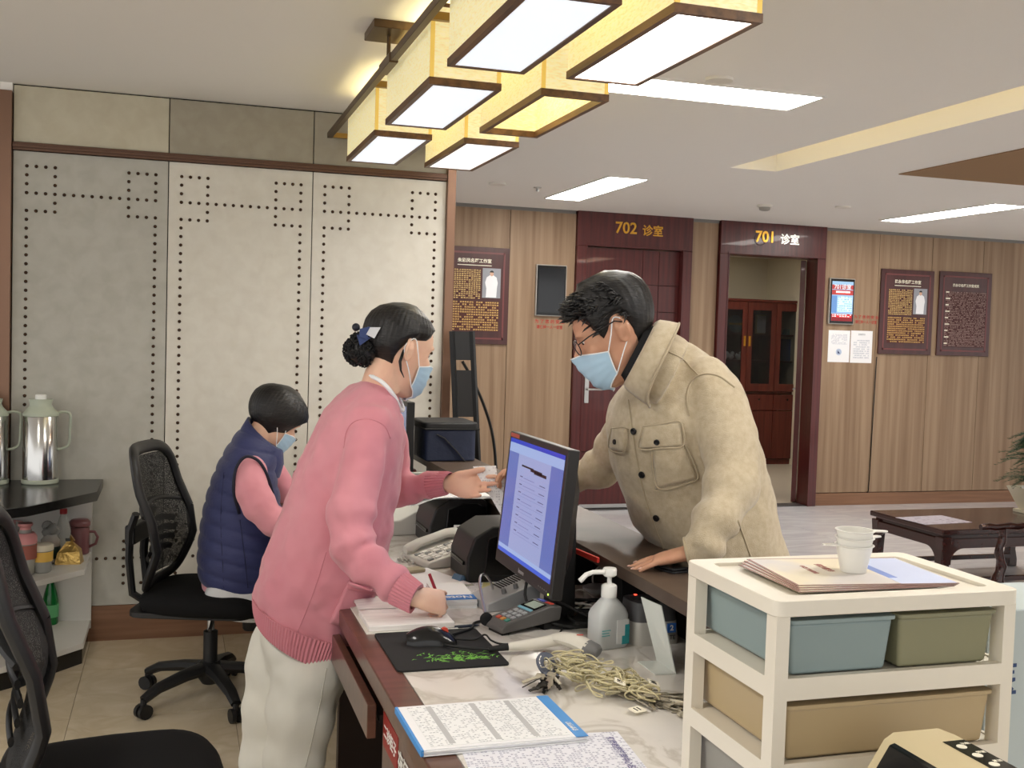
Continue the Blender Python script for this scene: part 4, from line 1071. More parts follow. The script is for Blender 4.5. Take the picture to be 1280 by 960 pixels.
text('lettering', 'lenovo', .016, M_sil, mn, MT @ frame((-.0008, 0, .016), (0,-1,0), (0,0,1)), .0003, .0003)
for k in range(5): part('button', MB().box((-.0012, -W2+.03+.014*k, .012), (.001, -W2+.036+.014*k, .015), MT), M_grey, mn)
part('power_light', MB().box((-.0016, -W2+.016, .008), (.001, -W2+.02, .012), MT), mat('green_led', (180, 230, 90), .4, emit=((190, 240, 90), 1.5)), mn)

# ---- intercom with goose-neck microphone
ic = thing('desk_intercom', 'silver window intercom with speaker slots and a goose-neck microphone', 'intercom', (.855, 2.75, DZ), .16)
part('body', MB().prism([(-.08, 0), (.075, 0), (.075, .062), (.06, .066), (-.08, .022)], -.062, .062, RX), M_sil, ic, bevel=.004)
for k in range(9):
    x = -.01+.008*k; part('speaker_slot', MB().cbox((0, 0, 0), (.004, .05, .002)), M_rub, ic, loc=(x, .028, .022+(x+.08)*.044/.14+.0005), rot=(0, -.305, 0))
for k in range(2):
    x = -.02+.035*k; part('knob', MB().lathe([(.007, 0), (.006, .012)], 12), M_grey, ic, loc=(x, -.035, .022+(x+.08)*.044/.14), rot=(0, -.305, 0), smooth=True)
def loc_of(t): return (Matrix.Translation(t.location) @ Matrix.Rotation(t.rotation_euler.z, 4, 'Z')).inverted()
LI = loc_of(ic)
nk = [Y(617, 742, 2.77), Y(614, 729, 2.76), Y(607, 719, 2.725), Y(601, 720, 2.68), Y(600, 732, 2.63), Y(603, 750, 2.58), Y(606, 766, 2.54)]
part('goose_neck', MB().tube([LI @ Vector(p) for p in spline([tuple(q) for q in nk], 6)], .0035, 8), M_steel, ic, smooth=True)
part('microphone', MB().ball(LI @ Y(608, 774, 2.53), .0165), mat('mic_foam', (22, 22, 23), .95), ic, smooth=True)

# ---- card payment terminal
pt = thing('card_terminal', 'dark grey card payment terminal with keypad and small display', 'card terminal', (.83, 2.515, DZ), .28)
part('body', MB().prism([(-.085, .006), (.085, .02), (.09, .055), (.055, .06), (-.075, .03), (-.09, .018)], -.042, .042, RX), mat('terminal_grey', (92, 90, 88), .45), pt, bevel=.005)
part('feet', MB().box((.04, -.036, 0), (.07, .036, .03)).box((-.08, -.03, 0), (-.06, .03, .012)), M_rub, pt)
zt_ = lambda x: .03+(x+.075)*.03/.13
for i in range(4):
    for j in range(3):
        x = -.062+.0165*i; y = -.024+.019*j
        c = (216, 92, 70) if (i == 0 and j == 2) else ((70, 150, 130) if (i == 0 and j == 0) else ((214, 150, 70) if i == 0 else (170, 172, 174)))
        part('key', MB().cbox((0, 0, 0), (.011, .012, .004)), mat('tk_%d_%d_%d' % c, c, .5), pt, loc=(x, y, zt_(x)+.001), rot=(0, -.227, 0))
part('key_strip', MB().cbox((0, 0, 0), (.008, .055, .003)), mat('cyan_strip', (130, 186, 206), .4), pt, loc=(.006, 0, zt_(.006)+.001), rot=(0, -.227, 0))
part('display_frame', MB().cbox((0, 0, 0), (.038, .06, .003)), M_bez, pt, loc=(.031, 0, zt_(.031)+.001), rot=(0, -.227, 0))
part('display', MB().cbox((0, 0, 0), (.03, .045, .0036)), mat('lcd_green', (170, 184, 170), .2), pt, loc=(.032, -.002, zt_(.032)+.001), rot=(0, -.227, 0))
part('red_mark', MB().box((.062, -.03, .0595), (.072, -.006, .0615)), mat('red_mark', (214, 84, 70), .5), pt)
part('blue_mark', MB().box((.062, .0, .0595), (.072, .03, .0615)), mat('blue_mark', (84, 100, 196), .5), pt)

# ---- pump bottle of hand sanitiser
sb = D(766, 813)
sn = thing('sanitizer_bottle', 'white translucent pump bottle of hand sanitiser with a teal label', 'bottle', (sb.x+.0, sb.y+.035, DZ), .25)
bw2, bd2 = .043, .03
def sq(w, d, z, e=.35, n=28):
    return [(w*math.copysign(abs(math.cos(2*PI*i/n))**e, math.cos(2*PI*i/n)), d*math.copysign(abs(math.sin(2*PI*i/n))**e, math.sin(2*PI*i/n)), z) for i in range(n)]
M_bot = mat('milky_plastic', (226, 229, 228), .28, trans=.25)
part('body', MB().rings([sq(bw2*.9, bd2*.88, 0), sq(bw2, bd2, .006), sq(bw2, bd2, .078), sq(bw2*.93, bd2*.94, .09, .5), sq(bw2*.62, bd2*.72, .107, .8), sq(.016, .016, .118, 1), sq(.0155, .0155, .122, 1)]), M_bot, sn, smooth=True, auto=1.0)
part('label', MB().box((.004, -bd2-.0012, .012), (.038, -bd2+.001, .068)), mat('label_white', (232, 234, 232), .5), sn)
part('label', MB().box((.019, -bd2-.0018, .010), (.040, -bd2+.001, .030)).box((.027, -bd2-.0018, .030), (.040, -bd2+.001, .056)), mat('label_teal', (52, 158, 164), .5), sn)
part('faint_print', MB().box((-.038, -bd2-.0008, .034), (-.016, -bd2+.001, .036)).box((-.038, -bd2-.0008, .040), (-.018, -bd2+.001, .042)).box((-.038, -bd2-.0008, .046), (-.014, -bd2+.001, .048)), mat('teal_print', (120, 190, 192), .5), sn)
M_pump = mat('white_pump', (238, 238, 234), .35)
part('collar', MB().lathe([(.0185, .118), (.0185, .142), (.017, .146), (.013, .148)], 20), M_pump, sn, smooth=True)
part('stem', MB().lathe([(.0055, .145), (.0055, .17)], 12), M_pump, sn, smooth=True)
pm = part('pump_head', MB().lathe([(.012, .166), (.0165, .17), (.0165, .182), (.015, .186), (.001, .187)], 18), M_pump, sn, smooth=True)
part('spout', MB().tube([(-.01, 0, .178), (-.045, .005, .179), (-.062, .008, .174), (-.078, .01, .16)], [.006, .0055, .006, .0065], 8), M_pump, pm, smooth=True)

# ---- grey reader with a sloping front, acrylic card stand
q = D(826, 806)
rd2 = thing('palm_reader', 'grey desktop reader with a silver lower body and dark top under the raised counter', 'reader', (q.x-.012, q.y+.05, DZ), .05)
rs = []
for z, w_, d_ in ((0, .062, .055), (.01, .064, .057), (.055, .06, .05)):
    rs.append(sq(w_, d_, z, .45))
part('lower_body', MB().rings(rs), mat('champagne_plastic', (196, 194, 186), .35, .2), rd2, smooth=True, auto=.9)
part('top_shell', MB().rings([sq(.06, .05, .055, .45), sq(.056, .046, .1, .45), sq(.044, .034, .1, .45), sq(.04, .03, .09, .45)]), mat('reader_dark', (84, 84, 86), .45), rd2, smooth=True, auto=.6)
part('light', MB().box((-.02, .036, .1), (-.014, .042, .1015)), mat('red_led', (255, 80, 60), .4, emit=((255, 70, 50), 3)), rd2)
part('badge', MB().box((.022, -.0585, .03), (.044, -.055, .052)), mat('badge_blue', (44, 98, 176), .4), rd2)
text('lettering', '2', .018, M_white, rd2, frame((.033, -.0588, .041), (1,0,0), (0,0,1)), .0003, .0006)
text('lettering', 'TE', .014, mat('dark_ink', (60, 60, 64), .5), rd2, frame((.036, -.0575, .018), (1,0,0), (0,0,1)), .0003, .0004)
M_acr = mat('frosted_acrylic', (228, 232, 226), .35, alpha=.88)
c1 = D(844, 843); c0 = D(821, 827)
an = thing('acrylic_stand', 'L-shaped frosted acrylic card stand in front of the reader', 'card stand', (c1.x, c1.y, DZ))
p_n, p_f = Vector((0, 0, 0)), c0-c1
u_n, u_f = Y(826, 757, 2.165)-c1, Y(801, 746, 2.25)-c1
part('upright', MB().sheet(p_n, p_f, u_f, u_n, .0025, (1, 0, 0)), M_acr, an)
part('foot', MB().sheet(p_n, p_n+Vector((-.045, .004, 0)), p_f+Vector((-.045, .004, 0)), p_f, .0025, (0, 0, 1)), M_acr, an)

# ---- barcode scanner gun
sg = thing('barcode_scanner', 'off-white hand-held barcode scanner lying on the desk', 'barcode scanner', (.80, 2.30, DZ), -.22)
M_gun = mat('warm_white_plastic', (212, 208, 196), .4)
part('handle', MB().tube([(-.07, 0, .018), (-.03, .003, .021), (.02, .008, .028), (.05, .010, .034)], [.010, .013, .0145, .015], 12, flat=(1.0, .95)), M_gun, sg, smooth=True)
part('head', MB().tube([(.03, .014, .035), (.05, .006, .038), (.08, -.012, .036), (.108, -.030, .026)], [.012, .019, .0235, .023], 12, flat=(1.2, .7)), M_gun, sg, smooth=True)
part('nose', MB().tube([(.105, -.028, .027), (.124, -.041, .021), (.130, -.045, .019)], [.0235, .0215, .015], 12, flat=(1.2, .7)), M_grey, sg, smooth=True)
part('red_mark', MB().box((.083, -.018, .0505), (.098, -.012, .0515)), mat('red_mark', (214, 84, 70), .5), sg)
part('strain_relief', MB().tube([(-.07, 0, .018), (-.115, -.003, .012)], [.0085, .006], 10), M_rub, sg, smooth=True)
sgw = Matrix.Translation(sg.location) @ Matrix.Rotation(sg.rotation_euler.z, 4, 'Z') @ Vector((-.112, -.003, .012))
cable('scanner_cable', [tuple(sgw), (sgw.x-.06, sgw.y+.03, DZ+.012), (.60, 2.40, DZ+.008), (.63, 2.46, DZ+.008), (.70, 2.52, DZ+.006), (.73, 2.58, DZ+.004), (.84, 2.63, DZ+.004), (1.0, 2.7, DZ+.004)], .0032, M_rub, 'black scanner cable running over the mouse pad corner')

# ---- bunch of keys on rings with tags, pale rubber cords
kb = thing('key_bunch', 'large tangled bunch of keys with pale rubber cords and number tags', 'keys', (.80, 2.03, DZ))
M_cord = mat('pale_rubber_cord', (206, 196, 156), .5); M_cord2 = mat('clear_rubber_cord', (178, 170, 140), .3); M_key = mat('nickel_key', (176, 168, 150), .35, .5); M_kdark = mat('dark_key', (60, 58, 56), .35, .7)
rk = random.Random(21)
def lp_(t): return Vector(t)-Vector(kb.location)
A0, A1 = Vector((.80, 2.10, DZ+.036)), Vector((.925, 1.94, DZ+.02))
for k in range(78):
    t = rk.random(); c = A0.lerp(A1, t*.85)+Vector((rk.gauss(0, .018), rk.gauss(0, .026), rk.uniform(-.018, .022)*(1.1-t)))
    r1, r2 = rk.uniform(.02, .038), rk.uniform(.009, .018)
    ax = Quaternion((rk.gauss(0, .4), rk.gauss(0, .4), 1), rk.uniform(-1.4, .2)); tl = Quaternion((1, 0, 0), rk.uniform(-.8, .8))
    pts = []
    n0 = rk.randint(15, 21)
    for i in range(n0):
        a = 2*PI*i/20; v_ = ax @ (tl @ Vector((r1*math.cos(a), r2*math.sin(a), .004*math.sin(2*a))))
        q = c+v_; q.z = max(q.z, DZ+.004); pts.append(lp_(q))
    part('rubber_cord', MB().tube(pts, .0018, 5), (M_cord if k % 3 else M_cord2), kb, smooth=True)
kme = MB().tube([(0, 0, 0), (.011, 0, 0), (.022, 0, 0)], [.003, .012, .004], 10, flat=(1, .12)).box((.02, -.0032, -.001), (.056, .0032, .001)).box((.03, -.0052, -.001), (.034, -.0025, .001)).box((.038, -.0048, -.001), (.044, -.0025, .001)).mesh('key')
kme.materials.append(M_key)
for k in range(60):
    t = rk.random()**.6
    c = A0.lerp(A1, .55+.62*t)+Vector((rk.gauss(0, .018), rk.gauss(0, .022), 0)); c.z = DZ+.004+rk.random()*.02*(1.2-t)
    o = bpy.data.objects.new('key', kme); COL.objects.link(o); o.parent = kb
    o.location = lp_(c); o.rotation_euler = (rk.uniform(-.5, .5), rk.uniform(-.05, .12), -.55+rk.gauss(0, .45))
kmd = kme.copy(); kmd.materials.clear(); kmd.materials.append(M_kdark)
for k in range(11):
    o = bpy.data.objects.new('key', kmd); COL.objects.link(o); o.parent = kb
    o.location = lp_(Vector((.745+rk.gauss(0, .010), 2.075+rk.gauss(0, .008), DZ+.012+.002*k))); o.rotation_euler = (rk.uniform(-.6, .6), .15, -2.2+rk.gauss(0, .5))
    if k > 6: o.data = kme
MR = Matrix.Translation(lp_((.755, 2.11, DZ+.036))) @ Matrix.Rotation(.75, 4, 'X') @ Matrix.Rotation(.35, 4, 'Y')
dsc = part('dial_tag', MB().rings([[(r*math.cos(2*PI*i/28), r*math.sin(2*PI*i/28), z) for i in range(28)] for r, z in ((.03, 0), (.03, .004), (.013, .004), (.013, 0), (.03, 0))], True, False, MR), mat('slate_plastic', (78, 84, 100), .4), kb, smooth=True, auto=.6)
for k in range(4):
    a = 2.4+k*.35; part('tick', MB().box((-.001, -.003, .004), (.001, .003, .0047), MR @ Matrix.Rotation(a, 4, 'Z') @ Matrix.Translation((.024, 0, 0))), M_white, dsc)
for k in range(9):
    a = rk.uniform(0, 2*PI)
    c = Vector((.757, 2.105, DZ+.036))+Vector((rk.gauss(0, .006), rk.gauss(0, .006), rk.gauss(0, .006)))
    qq = Quaternion((rk.gauss(0, 1), rk.gauss(0, 1), rk.gauss(0, 1)), rk.uniform(0, 3))
    part('split_ring', MB().tube([lp_(c+qq @ Vector((.011*math.cos(i*PI/8), .011*math.sin(i*PI/8), 0))) for i in range(17)], .0012, 5), M_cord if k < 5 else M_key, kb, smooth=True)
for k, (x, y, s_, rz) in enumerate(((.865, 1.985, '19', 1.15), (.93, 1.965, '8A', 1.3), (.865, 1.895, '11', .35))):
    MT2 = Matrix.Translation(lp_((x, y, DZ+(.034 if k < 2 else .008)))) @ Matrix.Rotation(rz, 4, 'Z') @ Matrix.Rotation(.35 if k < 2 else .1, 4, 'X')
    tg = part('number_tag', MB().rbox((-.015, -.012, 0), (.015, .012, .0014), .003, 3, MT2), M_ivory, kb)
    text('lettering', s_, .017, M_rub, tg, MT2 @ Matrix.Translation((0, 0, .0016)), .0002, .0005)
part('red_bead', MB().ball(lp_((.758, 2.145, DZ+.05)), .006), mat('rust_bead', (120, 66, 44), .4), kb, smooth=True)

# ---- form pad with blue edges, sheet underneath
fx0, fx1, fy0, fy1 = .41, .715, 1.775, 1.995
fp = thing('form_pad', 'pad of printed white forms with a blue edge strip at the desk corner', 'form pad', ((fx0+fx1)/2, (fy0+fy1)/2, DZ+.002), .01)
w, d = (fx1-fx0)/2, (fy1-fy0)/2
for k in range(5):
    part('sheet', MB().box((-w+.001*(k % 2), -d+.0015*((k*2) % 3), .0022*k), (w, d, .0022*k+.0018)), M_paper, fp)
part('blue_strip', MB().box((-w-.0012, -d, 0), (-w+.004, d, .0114)), mat('pad_blue', (74, 146, 214), .5), fp)
bl = part('blue_strip', MB().box((w-.022, -d, .0104), (w+.001, d, .0116)), MATS['pad_blue'], fp)
M_fp = bricktext('pad_print', (236, 237, 238), (166, 168, 174), 30, 44, .5, seed=44, gap=.5)
o = part('print_block', MB().box((-w+.02, -d+.012, .0108), (w-.03, d-.01, .0114)), M_fp, fp); add_uv(o, lambda c: ((c.x+w-.02)/(2*w-.05), (c.y+d-.012)/(2*d-.022)))
for k, x in enumerate((-w+.055, -w+.14, -w+.21)):
    part('grey_band', MB().box((x, -d+.02, .0113), (x+.011, d-.012, .0117)), mat('grey_band', (186, 186, 188), .6), fp)
text('lettering', '健康管理', .011, M_white, bl, frame((w-.011, -d+.05, .0118), (0,1,0), (-1,0,0)), .0001, .0003)
s2 = sheet('table_sheet', .63, 1.725, .30, .21, -.1, 'printed table sheet lying under the form pad', bricktext('table_print', (226, 226, 234), (160, 160, 180), 26, 48, .6, seed=51, gap=.4), DZ)
text('heading', '健康档案管理中心名录', .016, mat('violet_ink', (110, 106, 150), .6), s2, frame((.125, 0, .0015), (0,-1,0), (1,0,0)), .0001, .0003)

# ---- tin, red marker, small black boxes and cables below the raised counter
q = D(797, 760)
tn = thing('round_tin', 'low round metal tin under the raised counter behind the bottle', 'tin', (1.115, 2.74, DZ))
part('body', MB().lathe([(.034, 0), (.036, .004), (.036, .03), (.034, .032)], 28), M_steel, tn, smooth=True, auto=.6)
part('lid', MB().lathe([(.038, .03), (.038, .04), (.03, .044), (.001, .044)], 28), M_sil, tn, smooth=True, auto=.6)
bxx = thing('network_box', 'flat black network box under the raised counter beside the monitor', 'network box', (1.12, 3.02, DZ))
part('case', MB().rbox((-.06, -.09, 0), (.06, .09, .12), .008), M_blk2, bxx, bevel=.003)
part('vent', MB().box((-.0615, -.07, .03), (-.06, .07, .08)), M_grey, bxx)
a_, b_ = Y(714, 685, 2.62), Y(742, 699, 2.50)
single('red_marker', MB().box((-.085, -.004, -.007), (.085, .004, .007), Matrix.Identity(4)), mat('red_plastic', (214, 58, 48), .4), 'flat red plastic ruler clipped to the side of the monitor stand', 'ruler', loc=(a_+b_)/2, rot=(0, 0, math.atan2(b_.y-a_.y, b_.x-a_.x)), bevel=.002)
bpy.data.objects['red_marker'].name = 'red_ruler'
sb2 = thing('dark_stationery_box', 'dark stationery box standing behind the monitor column', 'box', (1.13, 2.56, DZ))
part('shell', MB().box((-.045, -.06, 0), (.045, .06, .128)), M_rub, sb2, bevel=.003)
part('lid', MB().box((-.047, -.062, .128), (.047, .062, .135)), M_blk2, sb2)
ck = random.Random(8)
for k in range(9):
    x0, y0 = .98+.1*ck.random(), 2.45+.25*ck.random()
    m_ = M_rub if k % 3 else M_offw
    pts = [(x0+.09*math.cos(j*.9+k)*(.6+.4*ck.random()), y0+.12*math.sin(j*.8+k)*(.6+.4*ck.random()), DZ+.006+.028*ck.random()+.004*k) for j in range(6)]
    pts = [(min(max(p[0], .93), 1.07), min(max(p[1], 2.40), 2.95), p[2]) for p in pts]
    cable('loose_cable', pts, .0032 if k % 3 else .0024, m_, 'black cable in the tangle between the monitor and the sanitiser bottle' if k % 3 else 'white cable in the tangle between the monitor and the sanitiser bottle', 'cables tangled behind the bottle')
cable('monitor_cable', [(.88, 2.62, DZ+.13), (.865, 2.60, DZ+.05), (.90, 2.5, DZ+.015), (.99, 2.46, DZ+.012), (1.1, 2.55, DZ+.01)], .004, M_rub, 'thick black cable hanging from the monitor')
cable('counter_cable', [Y(744, 742, 2.80), Y(741, 722, 2.81), Y(748, 709, 2.82), Y(755, 716, 2.82), Y(760, 735, 2.82)], .0025, M_offw, 'thin pale cable arching up against the counter riser')

# wallet under the visitor's hand
q = on(856, 713, 'z', TZ)
wl = thing('black_wallet', 'black leather wallet on the raised counter under the visitor\'s hand', 'wallet', (q.x-.01, q.y+.012, TZ), .3)
part('flap', MB().rbox((-.05, -.035, .007), (.05, .035, .013), .006), MATS['black_leather'], wl, bevel=.002)
part('back', MB().rbox((-.05, -.036, 0), (.052, .036, .006), .006), MATS['black_leather'], wl, bevel=.002)

# ---- leaflets and nested cups on the organiser
M_leaf = mat('leaflet_print', (226, 214, 186), .4, var=((206, 200, 196), (6, 6, 6), 3, .45, .6))
M_edge = mat('leaflet_edge', (150, 106, 96), .5)
for k in range(4):
    lf = thing('leaflet', 'cream leaflet with a blue panel on the top of the pile on the organiser' if k == 3 else ('bottom', 'third from top', 'second from top')[k]+' cream leaflet of the pile on the organiser', 'leaflet', (.965-.006*(3-k), 1.378-.004*(3-k), oz+.0011*k), -.11+.03*(3-k), 'leaflets on the organiser')
    part('sheet', MB().box((-.125, -.088, 0), (.125, .088, .001)), M_leaf, lf)
    part('border', MB().box((-.125, -.088, .0002), (.125, -.0845, .00105)).box((-.125, .0845, .0002), (.125, .088, .00105)).box((-.125, -.0845, .0002), (-.121, .0845, .00105)), M_edge, lf)
    if k == 3:
        o = part('blue_panel', MB().box((.035, -.086, .0009), (.123, .083, .0012)), mat('pale_blue_panel', (196, 206, 236), .4), lf)
        part('blue_bar', MB().box((.036, -.05, .0011), (.05, .05, .0014)), mat('strong_blue_bar', (110, 136, 206), .4), lf)
        text('lettering', '健康服务', .013, mat('maroon_ink', (150, 70, 60), .5), lf, frame((-.03, .02, .0011), (0,-1,0), (1,0,0)), .0001, .0002)
        text('lettering', '中医门诊指南', .009, MATS['maroon_ink'], lf, frame((-.06, .01, .0011), (0,-1,0), (1,0,0)), .0001, .0002)
M_cup = mat('white_cup_plastic', (236, 234, 226), .3, trans=.12)
cup_base = Vector((.968, 1.372, oz+.0046))
for k in range(3):
    cp = thing('plastic_cup', ('topmost', 'middle', 'bottom')[2-k]+' white plastic tasting cup of the nested stack on the leaflets', 'cup', tuple(cup_base+Vector((0, 0, .011*k))), (2.9, .1, -.3)[k], 'nested tasting cups')
    part('wall', MB().rings([[(r*math.cos(2*PI*i/24), r*math.sin(2*PI*i/24), z) for i in range(24)] for r, z in ((.001, 0), (.0185, 0), (.0265, .038), (.029, .0395), (.029, .0405), (.0258, .0405), (.0178, .0015), (.001, .0015))], True, False), M_cup, cp, smooth=True, auto=.8)
    part('tab', MB().prism([(.027, -.008), (.046, -.005), (.049, 0), (.046, .005), (.027, .008)], .0385, .0402), M_cup, cp)

# ---- beige banknote counter and pale box at the near end
qa, qb = Y(1108, 918, 1.16), Y(1170, 905, 1.16)
nc = thing('note_counter', 'beige desktop banknote counter with a dark front panel in front of the organiser', 'banknote counter', (qb.x, 1.02, DZ))
M_beige = mat('beige_plastic', (206, 190, 152), .42)
h_ = (qa.z+qb.z)/2-DZ; wA = qa.x-qb.x
prof = [(wA-.055, 0), (.05, 0), (.05, h_-.05), (.03, h_-.012), (.0, h_), (wA+.008, h_), (wA-.006, h_-.008), (wA-.05, h_-.075), (wA-.062, h_-.12)]
part('housing', MB().prism(prof, -.14, .14, RX), M_beige, nc, bevel=.006, seg=3)
dp = [(wA-.0655, h_-.14), (wA-.0545, h_-.076), (wA-.0105, h_-.0085), (wA-.002, h_-.006), (wA-.002, h_-.03), (wA-.04, h_-.14)]
part('front_panel', MB().prism(dp, -.12, .1405, RX), M_bez, nc, bevel=.002)
kp = part('key_plate', MB().box((-.028, -.13, h_-.002), (.004, .092, h_+.0008)), M_bez, nc, label='black key plate')
for k in range(5):
    part('touch_key', MB().lathe([(.0065, 0), (.0065, .0006)], 14), M_ivory, kp, loc=(-.016, .072-.028*k, h_+.0008))
    text('key_mark', ('功能', '预置', '累加', '复位', '启停')[k], .0065, M_ivory, kp, frame((-.004, .080-.028*k, h_+.001), (1,0,0), (0,1,0)), .0001, .0001)

pb_ = thing('carton', 'pale grey-green carton with a dark blue character beside the organiser', 'box', (1.258, 1.38, DZ))
part('body', MB().box((-.085, -.06, 0), (.16, .1, .335)), mat('pale_carton', (178, 188, 188), .5), pb_, bevel=.003)
text('lettering', '医', .055, mat('navy_print', (44, 66, 108), .5), pb_, frame((-.055, -.0608, .225), (1,0,0), (0,0,1)), .0003, .0008)

# ---- things on the corner cupboard
M_chr = mat('polished_steel', (196, 196, 194), .16, 1.0)
M_cel = mat('celadon_plastic', (182, 190, 172), .35)
def thermos(u, v, label):
    p = on(u, v, 'z', cz)
    t = thing('thermos_flask', label, 'thermos', (p.x, p.y+.06, cz), .15, 'steel thermos flasks on the cupboard')
    part('base', MB().lathe([(.074, 0), (.078, .004), (.078, .018), (.074, .02)], 28), M_cel, t, smooth=True, auto=.7)
    part('body', MB().lathe([(.073, .019), (.073, .30), (.070, .304)], 32), M_chr, t, smooth=True, auto=.7)
    part('shoulder', MB().lathe([(.075, .302), (.076, .312), (.068, .322), (.052, .34), (.046, .352), (.05, .372), (.05, .376), (.0, .376)], 28), M_cel, t, smooth=True, auto=.9)
    part('stopper', MB().lathe([(.024, .37), (.024, .394), (.02, .397)], 18), M_pump, t, smooth=True, auto=.7)
    part('handle', MB().tube([Vector(q) for q in spline([(.07, 0, .315), (.1, 0, .318), (.122, 0, .305), (.122, 0, .24), (.118, 0, .175), (.095, 0, .155), (.072, 0, .15)], 5)], .008, 8, flat=(1.3, .8)), M_cel, t, smooth=True)
thermos(48, 606, 'steel thermos flask with a celadon collar standing free on the cupboard')
thermos(-16, 607, 'steel thermos flask half out of view at the end of the cupboard')
S1, S2 = .43, .11
def S(u, v, z): return on(u, v, 'z', z)
M_clear = mat('clear_plastic', (214, 214, 206), .1, alpha=.45)
def at(u, v, z, dy=.03): p = S(u, v, z); return (p.x, p.y+dy, z)
t = thing('tea_bottle', 'pink-lidded glass tea bottle with a terracotta sleeve', 'bottle', at(30, 720, S1))
part('glass', MB().lathe([(.032, 0), (.038, .006), (.043, .1), (.043, .15), (.03, .165)], 24), M_clear, t, smooth=True, auto=.9)
part('tea_leaves', MB().lathe([(.03, .004), (.036, .01), (.037, .035), (.001, .04)], 16), mat('tea_leaves', (104, 98, 40), .9), t, smooth=True)
part('sleeve', MB().lathe([(.044, .068), (.046, .07), (.046, .125), (.044, .127)], 24), mat('terracotta_rubber', (156, 92, 80), .7), t, smooth=True, auto=.7)
part('collar', MB().lathe([(.046, .132), (.047, .14), (.046, .16), (.036, .176)], 24), mat('pink_plastic', (222, 150, 150), .4), t, smooth=True, auto=.7)
part('neck', MB().lathe([(.026, .17), (.024, .19)], 20), M_clear, t, smooth=True)
part('lid', MB().lathe([(.022, .188), (.022, .2), (.029, .206), (.029, .216), (.001, .217)], 24), MATS['pink_plastic'], t, smooth=True, auto=.7)
t = thing('reusable_cup', 'glass cup with a yellow band and cream lid', 'cup', at(52, 717, S1))
part('glass', MB().lathe([(.03, 0), (.035, .006), (.04, .1)], 24), M_clear, t, smooth=True, auto=.9)
part('coffee', MB().lathe([(.03, .003), (.033, .01), (.034, .03), (.001, .03)], 18), mat('coffee', (70, 58, 48), .3), t, smooth=True)
part('band', MB().lathe([(.039, .048), (.041, .05), (.042, .088), (.04, .09)], 24), mat('yellow_rubber', (222, 178, 84), .6), t, smooth=True, auto=.7)
part('lid', MB().lathe([(.043, .094), (.044, .1), (.043, .118), (.034, .122), (.001, .122)], 24), mat('cream_lid', (216, 208, 186), .4), t, smooth=True, auto=.7)
t = thing('honey_jar', 'jar with amber contents behind the yellow-banded cup', 'jar', at(61, 706, S1, .06))
part('jar', MB().lathe([(.036, 0), (.04, .006), (.04, .1), (.03, .112), (.03, .125)], 22), M_clear, t, smooth=True, auto=.9)
part('contents', MB().lathe([(.035, .004), (.038, .01), (.038, .1), (.001, .1)], 18), mat('amber', (160, 96, 40), .3), t, smooth=True)
part('dark_label', MB().lathe([(.0405, .02), (.041, .022), (.041, .07), (.0405, .072)], 22), mat('dark_teal_label', (28, 50, 46), .5), t, smooth=True)
bgp = MB()
for k in range(5):
    bgp.ball((.016*math.cos(k*1.3), .014*math.sin(k*1.3), .135+.012*(k % 3)), (.024, .02, .024), 10, 6)
part('plastic_bag', bgp, mat('bag_film', (170, 170, 166), .25, alpha=.5), t, smooth=True)
t = thing('water_bottle', 'clear water bottle with a red cap', 'bottle', at(76, 702, S1, .1))
part('bottle', MB().lathe([(.03, 0), (.032, .005), (.032, .12), (.026, .15), (.014, .19), (.012, .2)], 20), M_clear, t, smooth=True, auto=.9)
part('cap', MB().lathe([(.016, .196), (.016, .216), (.014, .219)], 18), mat('red_cap', (168, 40, 44), .4), t, smooth=True, auto=.7)
t = thing('mauve_mug', 'mauve lidded mug with a round handle', 'mug', at(97, 697, S1, .09))
M_mauve = mat('mauve_enamel', (128, 82, 84), .35)
part('body', MB().lathe([(.038, 0), (.042, .004), (.043, .12), (.04, .124)], 26), M_mauve, t, smooth=True, auto=.7)
part('lid', MB().lathe([(.045, .128), (.047, .134), (.047, .146), (.036, .158), (.001, .16)], 26), M_mauve, t, smooth=True, auto=.9)
part('handle', MB().tube([(.04, 0, .1), (.065, -.004, .1), (.078, -.006, .075), (.07, -.005, .045), (.04, 0, .03)], .0065, 8), M_mauve, t, smooth=True)
t = thing('gold_paper_bag', 'crumpled gold foil bag with a twisted neck', 'bag', at(85, 706, S1, .035))
M_foil = mat('gold_foil', (196, 162, 92), .28, .75, bump=((40, 40, 40), .7, .01))
part('pouch', MB().add([(-.055,-.03,0),(.05,-.035,0),(.06,.03,0),(-.045,.035,0),(-.045,-.025,.05),(.045,-.03,.055),(.05,.02,.06),(-.03,.03,.055),(-.008,-.006,.098),(.014,-.004,.098),(.01,.008,.1),(-.01,.006,.1)],
     [(3,2,1,0),(0,1,5,4),(1,2,6,5),(2,3,7,6),(3,0,4,7),(4,5,9,8),(5,6,10,9),(6,7,11,10),(7,4,8,11),(8,9,10,11)]), M_foil, t)
part('gathered_neck', MB().tube([(0, 0, .094), (.004, 0, .104), (.016, 0, .112)], [.007, .006, .018], 7), M_foil, t)
part('clip', MB().box((-.014, -.008, .098), (.006, -.004, .112)), M_bez, t)
t = thing('green_bottle', 'green glass water bottle on the lower shelf', 'bottle', at(62, 782, S2))
part('bottle', MB().lathe([(.03, 0), (.034, .006), (.034, .11), (.028, .14), (.014, .19), (.013, .23)], 22), mat('green_glass', (28, 128, 60), .12, trans=.4), t, smooth=True, auto=.9)
part('label', MB().lathe([(.0345, .035), (.035, .037), (.035, .09), (.0345, .092)], 22), mat('green_label', (92, 168, 110), .5), t, smooth=True)
t = thing('storage_tin', 'dark grey-blue canister beside the green bottle on the lower shelf', 'canister', at(36, 782, S2, .12))
